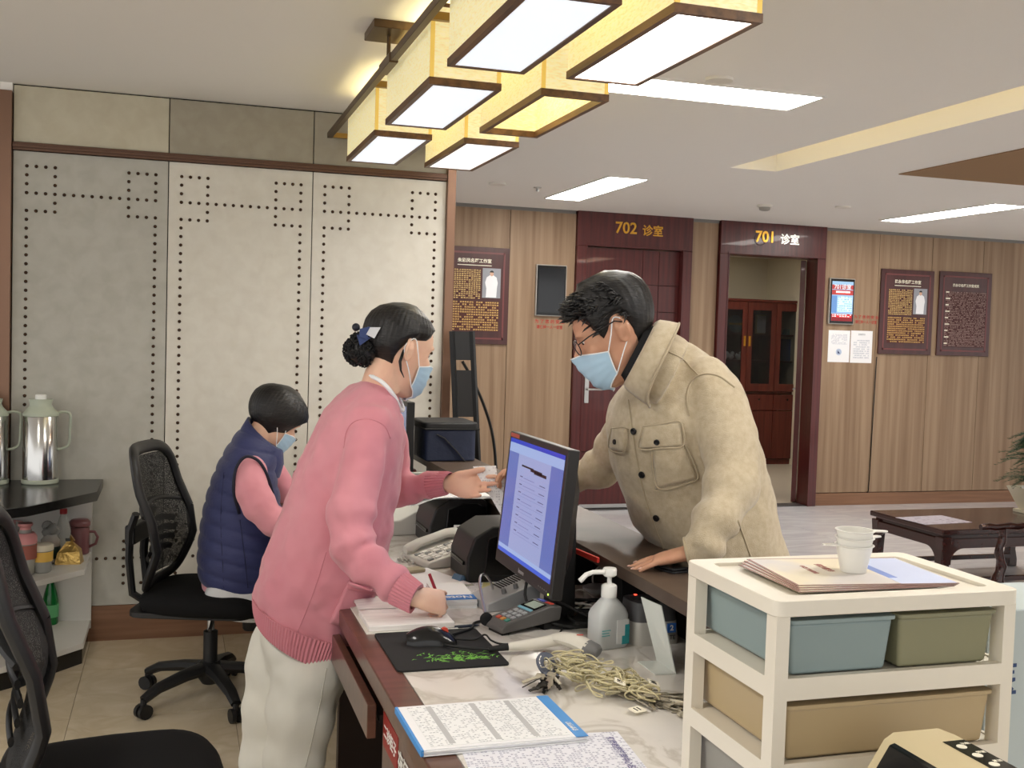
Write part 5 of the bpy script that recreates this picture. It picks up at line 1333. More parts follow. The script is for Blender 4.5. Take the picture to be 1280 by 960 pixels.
part('can', MB().lathe([(.05, 0), (.052, .004), (.052, .2), (.05, .204)], 24), mat('slate_can', (66, 78, 90), .45), t, smooth=True, auto=.7)
part('rim', MB().lathe([(.053, .2), (.053, .212), (.05, .216)], 24), M_grey, t, smooth=True, auto=.7)
t = thing('steel_jug', 'small steel jug with a pink straw on the upper shelf', 'jug', at(8, 700, S1, .1))
part('jug', MB().lathe([(.04, 0), (.045, .004), (.042, .1), (.044, .11)], 24), M_chr, t, smooth=True, auto=.7)
part('straw', MB().tube([(0, 0, .02), (.02, 0, .16), (.05, -.005, .15), (.07, -.01, .13)], .006, 8), mat('pink_straw', (206, 150, 148), .4), t, smooth=True)
# ================================================================== people
from mathutils.bvhtree import BVHTree
VD = Vector((.30, .955, 0)).normalized()
def ringLR(a, b, hd, n=32, e=.9, d=VD):
    """closed ring between two silhouette points a, b with half depth hd along the view"""
    a = Vector(a); b = Vector(b); c = (a+b)/2; ax = (b-a)/2
    dv = (d - ax*(d.dot(ax)/max(ax.length_squared, 1e-9))).normalized()
    out = []
    for i in range(n):
        t = 2*PI*i/n; co, si = math.cos(t), math.sin(t)
        out.append(c + ax*math.copysign(abs(co)**e, co) + dv*hd*math.copysign(abs(si)**e, si))
    return out
def loft(rows, mb=None, n=32, e=.9, sub=3, grow=0):
    """rows: (uL,vL,uR,vR,y,hd); smooth loft"""
    mb = mb or MB()
    R_ = spline([tuple(Y(r[0], r[1], r[4]))+tuple(Y(r[2], r[3], r[4]))+(r[5],) for r in rows], sub)
    rs = []
    for q in R_:
        a, b = Vector(q[:3]), Vector(q[3:6]); c = (a+b)/2; d = b-a; k = 1+2*grow/max(d.length, .01)
        rs.append(ringLR(c-d/2*k, c+d/2*k, q[6]+grow, n, e))
    mb.rings(rs); return mb
def limb(pts, mb=None, n=20, sub=5, grow=0, flat=None, wig=None):
    """pts: (u,v,y,r_metres) tapered tube; wig=(amp, waves, from, to): cloth folds as radius ripples"""
    mb = mb or MB()
    P = spline([tuple(Y(p[0], p[1], p[2]))+(p[3],) for p in pts], sub)
    m = len(P); rr = []
    for i, q in enumerate(P):
        t = i/(m-1); r = q[3]+grow
        if wig and wig[2] < t < wig[3]: r += wig[0]*math.sin((t-wig[2])*wig[1]*2*PI)
        rr.append(r)
    mb.tube([Vector(q[:3]) for q in P], rr, n, flat=flat)
    c0, c1 = Vector(P[0][:3]), Vector(P[-1][:3])
    mb.ball(c0, rr[0], 14, 8)
    return mb
def fuse(mbs, voxel, smooth=6, name='m', fac=.5, noise=None):
    """one continuous surface out of overlapping closed shells"""
    al = MB()
    for m_ in mbs: al.add(m_.v, m_.f)
    o = bpy.data.objects.new('tmp', al.mesh('tmp')); COL.objects.link(o)
    r = o.modifiers.new('r', 'REMESH'); r.mode = 'VOXEL'; r.voxel_size = voxel; r.use_smooth_shade = True
    if smooth:
        s = o.modifiers.new('s', 'SMOOTH'); s.iterations = smooth; s.factor = fac
    if noise:
        amp, size = noise
        tx = bpy.data.textures.new('folds', 'CLOUDS'); tx.noise_scale = size; tx.noise_depth = 1
        d = o.modifiers.new('d', 'DISPLACE'); d.texture = tx; d.strength = amp; d.mid_level = .5; d.texture_coords = 'LOCAL'
    me = bpy.data.meshes.new_from_object(o.evaluated_get(bpy.context.evaluated_depsgraph_get()))
    bpy.data.objects.remove(o); me.name = name
    me.polygons.foreach_set('use_smooth', [True]*len(me.polygons))
    return me
def bvh(me): 
    return BVHTree.FromPolygons([v.co.copy() for v in me.vertices], [tuple(p.vertices) for p in me.polygons])
CO = Vector((0, 0, CAMZ))
def hit(tree, u, v, off=0):
    d = (Y(u, v, 2.0)-CO).normalized()
    p, n, i, dist = tree.ray_cast(CO, d)
    if p is None: return None, None
    if n.dot(d) > 0: n = -n
    return p+n*off, n
def patch(tree, poly, off, th, n=10):
    """piece of cloth lying on the surface; poly = 4 photo corners (tl, tr, br, bl)"""
    g = []
    for j in range(n+1):
        row = []
        for i in range(n+1):
            a, b = i/n, j/n
            u = (poly[0][0]*(1-a)+poly[1][0]*a)*(1-b)+(poly[3][0]*(1-a)+poly[2][0]*a)*b
            v = (poly[0][1]*(1-a)+poly[1][1]*a)*(1-b)+(poly[3][1]*(1-a)+poly[2][1]*a)*b
            p, nn = hit(tree, u, v, off)
            row.append((p, nn))
        g.append(row)
    last = None
    for r in g:
        for k in range(len(r)):
            if r[k][0] is None: r[k] = last or (Vector((0,0,0)), Vector((0,-1,0)))
            last = r[k]
    mb = MB(); N1 = n+1
    mb.v = [p[0] for r in g for p in r]+[p[0]-p[1]*th for r in g for p in r]
    K = N1*N1
    for j in range(n):
        for i in range(n):
            q = (j*N1+i, j*N1+i+1, (j+1)*N1+i+1, (j+1)*N1+i); mb.f.append(q); mb.f.append(tuple(K+x for x in q[::-1]))
    rim = [i for i in range(N1)]+[j*N1+n for j in range(1, N1)]+[n*N1+i for i in range(n-1, -1, -1)]+[j*N1 for j in range(n-1, 0, -1)]
    for a, b in zip(rim, rim[1:]+rim[:1]): mb.f.append((a, b, K+b, K+a))
    return mb
def seam(tree, pts, r, off=.0005):
    q = []
    for u, v in spline(pts, 8):
        p, n = hit(tree, u, v, off)
        if p is not None: q.append(p)
    return MB().tube(q, r, 6)

# ---- heads
HS = [(-.012, .055, .0, .012), (-.004, .078, .012, .028), (.012, .090, -.006, .041), (.032, .094, -.022, .051), (.052, .095, -.045, .058), (.078, .092, -.072, .065), (.10, .089, -.088, .070),
      (.12, .086, -.096, .073), (.14, .090, -.100, .0755), (.165, .087, -.101, .076), (.188, .073, -.093, .069), (.208, .05, -.075, .055), (.222, .022, -.046, .033), (.2285, .004, -.02, .010)]
def hsec(h):
    a = np.array(HS); return [float(np.interp(h, a[:, 0], a[:, k])) for k in (1, 2, 3)]
class Head:
    def __init__(s, ctr, fwd, pitch, roll=0, scale=1.0):
        F = Vector((fwd[0], fwd[1], 0)).normalized(); S_ = F.cross(Vector((0, 0, 1)))   # S_: the person's right
        F2 = (F*math.cos(pitch)-Vector((0, 0, 1))*math.sin(pitch)); U2 = S_.cross(F2)
        q = Quaternion(F2, roll); U2 = q @ U2; S2 = q @ S_
        s.F, s.S, s.U, s.c, s.k = F2, S2, U2, Vector(ctr), scale
    def p(s, f, w, h):   # forward, right, height above the chin
        return s.c + (s.F*f + s.S*w + s.U*(h-.115))*s.k
    def surf(s, th, h, off=0):
        """th 0 = face front, + towards the right ear"""
        fr, bk, w = hsec(h); c, q = math.cos(th), math.sin(th)
        mid = (fr+bk)/2*.25
        f = mid + (fr-mid+off)*abs(c)**.9 if c > 0 else mid + (bk-mid-off)*abs(c)**.9
        return s.p(f, math.copysign(abs(q)**.9, q)*(w+off), h)
    def mbs(s, ears=True):
        out = []; a = MB(); n = 36
        a.rings([[s.surf(2*PI*i/n, h) for i in range(n)] for h in [x[0] for x in spline([(r[0],) for r in HS], 2)]]); out.append(a)
        # nose, brows, lips, cheeks
        b = MB().tube([s.p(.084, 0, .132), s.p(.094, 0, .115), s.p(.106, 0, .095), s.p(.109, 0, .086), s.p(.094, 0, .079)], [x*s.k for x in (.006, .008, .011, .013, .009)], 12); out.append(b)
        for g in (-1, 1):
            out.append(MB().ball(s.p(.096, g*.012, .083), .0085*s.k, 10, 6))
            out.append(MB().tube([s.p(.086, g*.012, .139), s.p(.084, g*.034, .143), s.p(.068, g*.052, .138)], [.007*s.k]*3, 8))
            out.append(MB().ball(s.p(.062, g*.038, .092), (.021*s.k,)*3, 12, 8))
            if ears:
                e = MB(); rim = []
                for i in range(15):
                    t_ = -1.9+i*4.4/14; rim.append(s.p(-.012-.017*math.cos(t_)*1.0-.004, g*(.074+.012*math.sin(max(0, 1.2-abs(t_)))+.004), .112+.031*math.sin(t_)))
                e.tube(rim, .0048*s.k, 8); out.append(e)
                out.append(MB().tube([s.p(-.014, g*.066, .128), s.p(-.016, g*.078, .112), s.p(-.008, g*.074, .085)], [.012*s.k, .013*s.k, .007*s.k], 10))
        out.append(MB().tube([s.p(.088, -.02, .05), s.p(.097, 0, .052), s.p(.088, .02, .05)], .007*s.k, 8))
        return out
    def neck(s, base, r0=.055, r1=.06):
        return MB().tube([s.p(-.022, 0, .07), s.p(-.028, 0, .02), Vector(base)], [r0*s.k, r0*s.k, r1*s.k], 18)
    def mask(s, parent, m_blue, m_white):
        g = []; nI, nJ = 28, 18
        for j in range(nJ+1):
            b = j/nJ; row = []
            for i in range(nI+1):
                a = -1+2*i/nI; th = a*1.28
                lo = -.016+.036*abs(a)**2; hi = .098-.022*abs(a)**1.6
                h = lo+(hi-lo)*b
                off = .008+.0012*math.sin(b*9*PI)*(1-abs(a)**4) + .006*(1-abs(a))*math.sin(PI*b)
                p = s.surf(th, max(h, -.011), off) + s.U*(min(0, h+.011))*s.k
                nz = math.exp(-(a/.16)**2)*max(0, (b-.45)/.55)
                p = p + s.F*(.027*nz*s.k)
                row.append(p)
            g.append(row)
        mb = MB().rings(g, closed=False)
        bk = [[q-(q-s.p(0, 0, .05)).normalized()*.0015 for q in r] for r in g]
        mb.rings(bk, closed=False)
        mk = part('face_mask', mb, m_blue, parent, smooth=True, label='light blue surgical mask')
        part('edge_band', MB().tube(g[-1], .0018, 6).tube(g[0], .0018, 6).tube([r[0] for r in g], .0016, 6).tube([r[-1] for r in g], .0016, 6), m_white, mk, smooth=True)
        for e, sg in ((-1, 1), (0, -1)):
            c = 1 if e == -1 else -1
            top, bot = g[-1][e], g[0][e]
            ear = s.p(-.034, c*.082, .12); eb = s.p(-.030, c*.080, .096); et = s.p(-.012, c*.085, .142)
            part('ear_loop', MB().tube([Vector(q) for q in spline([tuple(q) for q in (top, (top+et)/2+s.S*c*.004, et, ear, eb, (eb+bot)/2+s.S*c*.004, bot)], 5)], .0016, 6), m_white, mk, smooth=True)
        return mk
    def cap(s, hair, off, n=72, m=20, crown=.2285, bump=None, low=-.003):
        """hair as a closed shell from the hairline hair(th) up to the crown; off(th, t) thickness"""
        rs = [[s.surf(2*PI*i/n, hair(2*PI*i/n), low) for i in range(n)]]
        for j in range(m+1):
            t = j/m; row = []
            for i in range(n):
                th = 2*PI*i/n; h0 = hair(th); h = h0+(crown-h0)*(1-(1-t)**1.35)
                o = (off(th if th < PI else th-2*PI, t) + (bump(th, t) if bump else 0))*min(1, .12+t*5)
                q = s.surf(th, h, o)+s.U*(o*t**3)*s.k
                row.append(q)
            rs.append(row)
        return MB().rings(rs)

def hand_mb(Wp, f, n, tsign, curl=(.3,.3,.3,.35), size=1.0, thumb=(.62, .62, -.25), tcurl=.25, spread=.05, out=None):
    """list of closed shells: palm and five fingers. f: wrist to knuckles, n: back of the hand, tsign: thumb side = f x n * tsign"""
    f = Vector(f).normalized(); n = Vector(n); n = (n-f*n.dot(f)).normalized(); s = f.cross(n)*tsign; k = size
    Wp = Vector(Wp); res = []
    pr = []
    for d, w, t in ((-.035, .025, .020), (-.005, .026, .019), (.02, .033, .018), (.05, .041, .016), (.078, .042, .0135), (.092, .038, .011)):
        c = Wp+f*d*k; pr.append([c+s*math.cos(2*PI*i/20)*w*k+n*math.sin(2*PI*i/20)*t*k for i in range(20)])
    res.append(MB().rings(pr))
    for i, (o, l, r) in enumerate(((.031, .074, .0082), (.0105, .082, .0085), (-.0105, .076, .0082), (-.030, .060, .0072))):
        base = Wp+f*(.082-.006*abs(i-1))*k+s*o*k; c = curl[i]
        d = (f+s*(spread*(1.5-i))).normalized(); ang = 0; pts = [base-d*.012*k, base]; rr = [r*1.05*k, r*1.05*k]
        cur = base
        for j, (seg, w_) in enumerate(((.46, .75), (.30, 1.1), (.24, .7))):
            ang += c*w_; dd = (d*math.cos(ang)-n*math.sin(ang)).normalized()
            mid = cur+dd*l*seg*k*.5; cur = cur+dd*l*seg*k
            pts += [mid, cur]; rr += [r*.95*k*(1-.06*j), r*(1-.09*(j+.4))*k]
        if out is not None: out.append((cur, dd, n, r*k))
        mb = MB().tube(pts, rr, 12); mb.ball(pts[-1], rr[-1], 10, 6); res.append(mb)
    tb = Wp+f*.028*k+s*.026*k-n*.004*k
    td = (f*thumb[0]+s*thumb[1]+n*thumb[2]).normalized()
    p1 = tb+td*.036*k; td2 = (td+f*tcurl-n*tcurl*.5).normalized(); p2 = p1+td2*.030*k; td3 = (td2+f*tcurl).normalized(); p3 = p2+td3*.024*k
    mb = MB().tube([tb-td*.02*k, tb, p1, (p1+p2)/2, p2, p3], [x*k for x in (.014, .0155, .0115, .010, .0102, .0082)], 12); mb.ball(p3, .0082*k, 10, 6); res.append(mb)
    if out is not None: out.append((p3, td3, n, .0085*k))
    return res

M_skin = mat('skin', (234, 194, 168), .55, var=((224, 178, 152), (18, 18, 18), 3, .35, .7), spec=.35)
M_skin2 = mat('skin_tan', (208, 160, 132), .55, var=((194, 142, 114), (18, 18, 18), 3, .35, .7), spec=.35)
for m_ in (M_skin, M_skin2):
    b_ = m_.node_tree.nodes['Principled BSDF']; b_.inputs['Subsurface Weight'].default_value = .12; b_.inputs['Subsurface Radius'].default_value = (.012, .005, .003)
M_hair = mat('black_hair', (20, 18, 18), .38, var=((44, 41, 40), (30, 30, 160), 4, .5, .75), bump=((60, 60, 420), .5, .003), spec=.5)
M_mask = mat('mask_blue', (176, 208, 230), .7)
M_maskw = mat('mask_white', (238, 240, 242), .7)
M_eye = mat('eye_white', (232, 228, 222), .25); M_iris = mat('iris', (34, 24, 20), .15); M_nail = mat('nail', (232, 190, 176), .3)

def rib_band(rows, grow, ribs, amp, m, name, parent, rings_=10, label=None):
    """ribbed knit band lofted over silhouette rows"""
    R_ = spline([tuple(Y(r[0], r[1], r[4]))+tuple(Y(r[2], r[3], r[4]))+(r[5],) for r in rows], rings_)
    n = ribs*4; rs = []
    for q in R_:
        a, b = Vector(q[:3]), Vector(q[3:6]); c = (a+b)/2; d = b-a; k = 1+2*grow/max(d.length, .01)
        base = ringLR(c-d/2*k, c+d/2*k, q[6]+grow, n, .9)
        rs.append([p+(p-c).normalized()*amp*math.sin(i*PI/2) for i, p in enumerate(base)])
    inner = [[p+(((sum(r, Vector())/len(r))-p)*.06) for p in r] for r in (rs[-1], rs[0])]
    return part(name, MB().rings(rs+inner+[rs[0]], True, False), m, parent, smooth=True, label=label)
def rib_cuff(pts, grow, ribs, amp, m, name, parent, sub=8):
    P = spline([tuple(Y(p[0], p[1], p[2]))+(p[3],) for p in pts], sub); n = ribs*4
    mb = MB(); mb.tube([Vector(q[:3]) for q in P], [q[3]+grow for q in P], n, caps=False)
    m2 = len(P)
    for k in range(m2):
        c = Vector(P[k][:3])
        for i in range(n):
            p = mb.v[k*n+i]; mb.v[k*n+i] = p+(p-c).normalized()*amp*math.sin(i*PI/2)
    last = [mb.v[(m2-1)*n+i].copy() for i in range(n)]; c = Vector(P[-1][:3])
    mb.rings([last, [p+(c-p)*.22 for p in last]], True, False)
    return part(name, mb, m, parent, smooth=True)

# ------------------------------------------------------------------ standing woman in the pink cardigan
M_pink = mat('pink_knit', (216, 146, 156), .9, var=((208, 134, 146), (7, 7, 7), 3, .35, .7), bump=((700, 700, 300), .35, .001), sheen=.25, spec=.15)
M_pinkr = mat('pink_rib', (206, 132, 143), .9, sheen=.25, spec=.15)
M_trou = mat('ivory_trousers', (222, 219, 208), .8, var=((212, 208, 196), (5, 5, 5), 3, .4, .7), bump=((5, 5, 2), .35, .03))
wy = 2.95
W1 = thing('person', 'woman in pink cardigan and ivory trousers leaning over the desk, hair in a netted bun', 'person', (.16, 2.93, 0))
def rel(me_or_mb, root):
    o = Vector(root.location)
    if isinstance(me_or_mb, MB):
        for i, p in enumerate(me_or_mb.v): me_or_mb.v[i] = Vector(p)-o
    else: me_or_mb.transform(Matrix.Translation(-o))
    return me_or_mb
def wpart(name, mb, m, root, parent=None, **k):
    """part given in world coordinates"""
    me = mb if isinstance(mb, bpy.types.Mesh) else mb.mesh(name, k.pop('smooth', True), k.pop('auto', None))
    rel(me, root); k.pop('smooth', None)
    return part(name, me, m, parent or root, **k)
torso = [(318, 755, 446, 799, wy, .158), (317, 742, 453, 782, wy, .165), (325, 712, 466, 748, wy, .17), (340, 670, 478, 705, wy, .168), (356, 628, 488, 660, wy, .165), (371, 588, 495, 620, wy, .17),
         (389, 548, 500, 578, wy, .178), (407, 517, 502, 545, wy, .182), (427, 494, 500, 520, wy, .165), (447, 481, 499, 504, wy, .11), (464, 472, 500, 494, wy, .068)]
armR = [(468, 528, 2.82, .05), (456, 560, 2.79, .056), (447, 605, 2.76, .058), (438, 652, 2.73, .060), (446, 692, 2.70, .058), (473, 714, 2.66, .048), (498, 735, 2.63, .041), (516, 746, 2.605, .036)]
armL = [(482, 528, 3.09, .052), (490, 575, 3.13, .052), (494, 612, 3.14, .05), (515, 611, 3.10, .044), (538, 606, 3.06, .036), (556, 604, 3.03, .031)]
card = fuse([loft(torso), limb(armR, wig=(.0075, 7, .35, .85)), limb(armL, wig=(.004, 6, .4, .9))], .0075, 5, 'cardigan', noise=(.016, .06))
cdt = bvh(card)
cg = wpart('cardigan', card, M_pink, W1)
hb = rib_band([(322, 774, 434, 822, wy, .158), (319, 764, 440, 808, wy, .162), (318, 747, 449, 789, wy, .166)], .006, 110, .0016, M_pinkr, 'hem_rib', None); rel(hb.data, W1); hb.parent = cg
c_ = rib_cuff(armR[-2:]+[(520, 748, 2.60, .035)], .003, 30, .0012, M_pinkr, 'cuff', None); rel(c_.data, W1); c_.parent = cg
c_ = rib_cuff(armL[-2:]+[(559, 604, 3.025, .030)], .003, 28, .0012, M_pinkr, 'cuff', None); rel(c_.data, W1); c_.parent = cg
wpart('pocket', patch(cdt, [(434, 728), (468, 738), (445, 788), (412, 777)], .009, .010), M_pink, W1, cg)
wpart('pocket_rib', patch(cdt, [(435, 724), (469, 735), (467, 744), (432, 734)], .012, .006, 6), M_pinkr, W1, cg)
wpart('shoulder_seam', seam(cdt, [(430, 560), (433, 540), (443, 527), (462, 524), (480, 532), (488, 548)], .0016), M_pinkr, W1, cg)
wpart('side_seam', seam(cdt, [(408, 690), (392, 740), (372, 790)], .0012), M_pinkr, W1, cg)
# trousers
legN = [(388, 812, 2.88, .092), (384, 850, 2.87, .098), (374, 910, 2.86, .088), (366, 960, 2.86, .080), (362, 1010, 2.86, .074), (360, 1070, 2.86, .068)]
legF = [(356, 800, 3.02, .088), (345, 850, 3.01, .09), (340, 905, 3.0, .082), (334, 960, 3.0, .076), (332, 1010, 3.0, .07), (332, 1060, 3.0, .066)]
def to_floor(L, z):
    a = Y(L[-1][0], L[-1][1], L[-1][2]); return a
def leg_mb(L, grow=0, z_end=.07):
    mb = limb(L, grow=grow, wig=(.004, 5, .1, .8)); a = Y(*L[-1][:3]); mb.tube([a+Vector((0, 0, .03)), (a.x, a.y, z_end)], [L[-1][3]+grow, .062+grow], 20); return mb
hips = [(332, 775, 424, 806, wy, .13), (328, 800, 430, 826, wy-.01, .145), (331, 835, 433, 855, wy-.01, .135)]
tr = fuse([loft(hips), leg_mb(legN), leg_mb(legF)], .009, 6, 'trousers', noise=(.016, .09))
trt = bvh(tr)
tg_ = wpart('trousers', tr, M_trou, W1)
wpart('side_seam', seam(trt, [(408, 835), (400, 880), (390, 925), (382, 958)], .0012), mat('seam_shade', (190, 186, 174), .8), W1, tg_)
M_shoe = mat('white_shoe', (220, 218, 212), .5)
for L in (legN, legF):
    a = Y(*L[-1][:3]); sh = wpart('shoe', MB().rings([sqr for sqr in [[(a.x+.07+.13*math.cos(2*PI*i/20)*k, a.y+.045*math.sin(2*PI*i/20)*k, z) for i in range(20)] for z, k in ((.001, .95), (.02, 1), (.05, .85), (.085, .5))]]), M_shoe, W1)
# body: core, head, neck, hands
wh = Head(Y(499, 436, 2.97), (.93, .37), .30, 0, 1.0)
nb_ = Y(476, 486, 2.96)
fo1 = []
hR = hand_mb(Y(517, 747, 2.60), (.93, .05, -.22), (.15, -.62, .77), -1, (1.0, 1.15, 1.25, 1.3), .92, (.80, .45, -.25), .35, .0, fo1)
lw = Y(560, 604, 3.03); ltip = Y(600, 612, 2.97)
hL = hand_mb(lw, ltip-lw+Vector((0, 0, .006)), (.05, .86, -.42), 1, (.12, .17, .22, .30), .96, (.90, .26, -.30), .22, .06)
core = [loft(torso[:-1], grow=-.02), limb(armR, grow=-.014), limb(armL, grow=-.012), loft(hips, grow=-.02), leg_mb(legN, -.02, .03), leg_mb(legF, -.02, .03), wh.neck(nb_, .050, .058)]
body = fuse(core+wh.mbs()+hR+hL, .0042, 3, 'body', .45)
wpart('body', body, M_skin, W1)
wh.mask(None, M_mask, M_maskw)
def adopt(names, root, since):
    pass
mk_ = [o for o in bpy.data.objects if o.name.startswith('face_mask') and o.parent is None][-1]
def reparent(o, root):
    rel(o.data, root)
    for c in o.children: rel(c.data, root)
    o.parent = root
reparent(mk_, W1)
def face_bits(hd, root, glasses=False):
    for g in (-1, 1):
        e = wpart('eye', MB().ball(hd.p(.071, g*.031, .121), (.0105, .0105, .008), 12, 8), M_eye, root)
        wpart('iris', MB().ball(hd.p(.0785, g*.031, .120), .0045, 10, 6), M_iris, root, e)
        wpart('eyebrow', MB().tube([hd.p(.091, g*.014, .139), hd.p(.089, g*.032, .145), hd.p(.072, g*.052, .140)], [.0025, .003, .0012], 6), M_hair, root)
face_bits(wh, W1)
def hl_w(th):
    a = abs(th if th < PI else th-2*PI)
    return float(np.interp(a, [0, .5, .95, 1.25, 1.55, 1.8, 2.3, 3.15], [.196, .190, .172, .150, .142, .125, .062, .045]))
rs_ = random.Random(2)
def strands(k, amp): return lambda th, t: amp*math.sin(th*k+3*math.sin(t*2.2))*math.sin(PI*min(1, t*1.2))
hp = wpart('hair', wh.cap(hl_w, lambda th, t: .012+.006*(abs(th) > 1.6)*(1-t), bump=strands(46, .0012), m=24, n=140), M_hair, W1)
bc = Y(452, 437, 2.96)
bun = MB().ball(bc, (.046, .05, .045), 24, 14)
wpart('bun', bun, M_hair, W1, hp)
net = MB(); rn = random.Random(4)
for k in range(70):
    d = Vector((rn.gauss(-.4, .8), rn.gauss(-.5, .8), rn.gauss(-.1, .8))).normalized()
    t1 = d.orthogonal().normalized(); t2 = d.cross(t1)
    c = bc+Vector((d.x*.048, d.y*.052, d.z*.047))
    net.tube([c+(t1*math.cos(i*PI/4)+t2*math.sin(i*PI/4))*.0085+d*.003*math.sin(i*PI/4*3) for i in range(9)], .0026, 5)
wpart('crochet_net', net, mat('black_net', (14, 14, 15), .8), W1, hp, kind='stuff')
M_bow1 = mat('navy_bow', (44, 62, 110), .5); M_bow2 = mat('silver_bow', (206, 208, 210), .5)
def bow(poly, y, m, nm, th=.006):
    pts = [Y(u, v, y) for u, v in poly]; n = (pts[1]-pts[0]).cross(pts[2]-pts[0]).normalized()
    if n.y > 0: n = -n
    k = len(pts); mb = MB(); mb.add(pts+[p-n*th for p in pts], [tuple(range(k)), tuple(range(2*k-1, k-1, -1))]+[(i, (i+1) % k, k+(i+1) % k, k+i) for i in range(k)])
    wpart(nm, mb, m, W1, hp, smooth=False)
bow([(450, 411), (463, 408), (459, 424), (449, 421)], 2.895, M_bow1, 'bow_loop'); bow([(463, 409), (476, 409), (468, 423), (458, 418)], 2.89, M_bow2, 'bow_loop'); bow([(446, 418), (464, 422), (450, 432)], 2.90, M_bow1, 'bow_tail')
wpart('bow_knot', MB().ball(Y(445, 409, 2.91), .011, 12, 8), mat('dark_navy', (22, 26, 40), .5), W1, hp)
wpart('side_lock', MB().tube([Y(505, 437, 2.895), Y(500, 452, 2.89), Y(501, 463, 2.89), Y(505, 472, 2.89)], [.004, .0045, .003, .001], 6), M_hair, W1, hp)
# white shirt edge at the neck
wpart('shirt_collar', MB().tube([Vector(q) for q in spline([tuple(Y(u, v, y)) for u, v, y in ((462, 469, 2.93), (478, 478, 2.875), (492, 494, 2.88), (501, 512, 2.93), (503, 508, 3.0), (492, 484, 3.03), (474, 470, 3.0), (462, 469, 2.93))], 5)], .006, 8), M_maskw, W1)
pn = (fo1[0][0]+fo1[4][0])/2
pen2 = single('writing_pen', MB().tube([pn+Vector((-.02, .03, .06)), pn, pn+Vector((.008, -.012, -.028))], [.004, .004, .001], 8), mat('red_pen', (150, 40, 52), .35), 'red pen held in the standing woman\'s hand', 'pen', smooth=True)

# ------------------------------------------------------------------ seated woman in the navy vest
M_vest = mat('navy_quilt', (40, 46, 92), .6, bump=((18, 18, 40), .4, .01), sheen=.2)
M_fleece = mat('pink_fleece', (226, 158, 168), .95, var=((218, 146, 157), (8, 8, 8), 3, .35, .7), sheen=.3, spec=.1)
sy = 4.38
W2_ = thing('person', 'woman with a black bob in navy quilted vest sitting on the office chair', 'person', (.25, 4.38, 0))
vest = [(251, 727, 345, 738, sy, .168), (247, 708, 352, 724, sy, .18), (248, 680, 356, 700, sy, .185), (252, 650, 356, 668, sy, .182), (259, 618, 352, 640, sy, .178), (270, 587, 348, 612, sy, .178), (284, 560, 345, 592, sy, .168), (298, 540, 348, 574, sy, .12), (309, 531, 352, 562, sy, .075)]
vs_ = fuse([loft(vest, n=40)], .007, 4, 'vest')
for v_ in vs_.vertices:
    # quilted rolls following the lean of the back, plus vertical stitch lines
    q_ = (v_.co.z+.25*v_.co.x)/.064; k_ = abs(math.sin(PI*q_))**.6
    v_.co += v_.normal*(.008*k_-.003)
vt = bvh(vs_)
vg = wpart('vest', vs_, M_vest, W2_)
M_qs = mat('quilt_shade', (26, 30, 62), .7)
for pts in ([(300, 650), (305, 690), (310, 735)], [(280, 590), (276, 650), (280, 735)]):
    wpart('quilt_line', seam(vt, pts, .0018, .0), M_qs, W2_, vg)
col = MB()
colr = []
for u0, v0, u1, v1, k in ((296, 550, 350, 596, 1.0), (301, 535, 355, 580, .98), (309, 522, 354, 562, .90)):
    colr.append(ringLR(Y(u0, v0, sy), Y(u1, v1, sy), .088*k, 32))
coli = [[p+((sum(r, Vector())/len(r))-p)*.14 for p in r] for r in colr[::-1]]
wpart('stand_collar', MB().rings(colr+coli+[colr[0]], True, False), M_vest, W2_, vg)
sleeveN = [(314, 590, 4.25, .064), (314, 610, 4.21, .066), (327, 636, 4.18, .062), (345, 653, 4.17, .057), (375, 655, 4.19, .050), (405, 645, 4.22, .042), (425, 640, 4.24, .036)]
sleeveF = [(335, 585, 4.54, .06), (350, 605, 4.56, .056), (362, 625, 4.55, .052), (395, 632, 4.5, .044), (425, 632, 4.48, .036)]
swt = fuse([limb(sleeveN, wig=(.005, 5, .25, .8)), limb(sleeveF), loft([(254, 747, 340, 757, sy, .172), (251, 730, 345, 743, sy, .170), (256, 690, 345, 700, sy, .165)])], .008, 4, 'sweater', noise=(.01, .06))
wpart('sweater', swt, M_fleece, W2_)
wpart('shirt_hem', loft([(256, 757, 338, 765, sy, .170), (254, 745, 340, 756, sy, .172)], grow=.002), M_maskw, W2_)
arm_ = MB().tube([Vector(q) for q in spline([tuple(Y(u, v, y)) for u, v, y in ((299, 642, 4.20), (292, 614, 4.19), (295, 586, 4.19), (307, 571, 4.19), (323, 576, 4.20), (334, 594, 4.205), (341, 617, 4.215))], 5)], .006, 8)
wpart('armhole_binding', arm_, mat('dark_binding', (22, 24, 44), .6), W2_, vg)
M_gtr = mat('grey_trousers', (206, 206, 206), .8)
thN = [(282, 748, 4.28, .085), (320, 752, 4.27, .082), (365, 752, 4.26, .074), (372, 790, 4.26, .062), (352, 822, 4.27, .055), (335, 842, 4.28, .05)]
thF = [(290, 745, 4.48, .085), (330, 748, 4.49, .08), (372, 750, 4.5, .074), (372, 785, 4.5, .06), (355, 812, 4.5, .054), (340, 830, 4.5, .05)]
pants = fuse([limb(thN), limb(thF), loft([(262, 752, 330, 760, sy, .15), (262, 735, 335, 745, sy, .15)])], .009, 5, 'trousers')
wpart('trousers', pants, M_gtr, W2_)
for L in (thN, thF):
    a = Y(*L[-1][:3])
    wpart('shoe', MB().rings([[(a.x+.05+.125*math.cos(2*PI*i/20)*k, a.y+.045*math.sin(2*PI*i/20)*k, z) for i in range(20)] for z, k in ((.0, .92), (.02, 1), (.06, .88), (.10, .55), (.13, .4))]), mat('grey_shoe', (88, 92, 100), .7), W2_)
sh_ = Head(Y(345, 524, 4.40), (.92, .38), .62, 0, 1.0)
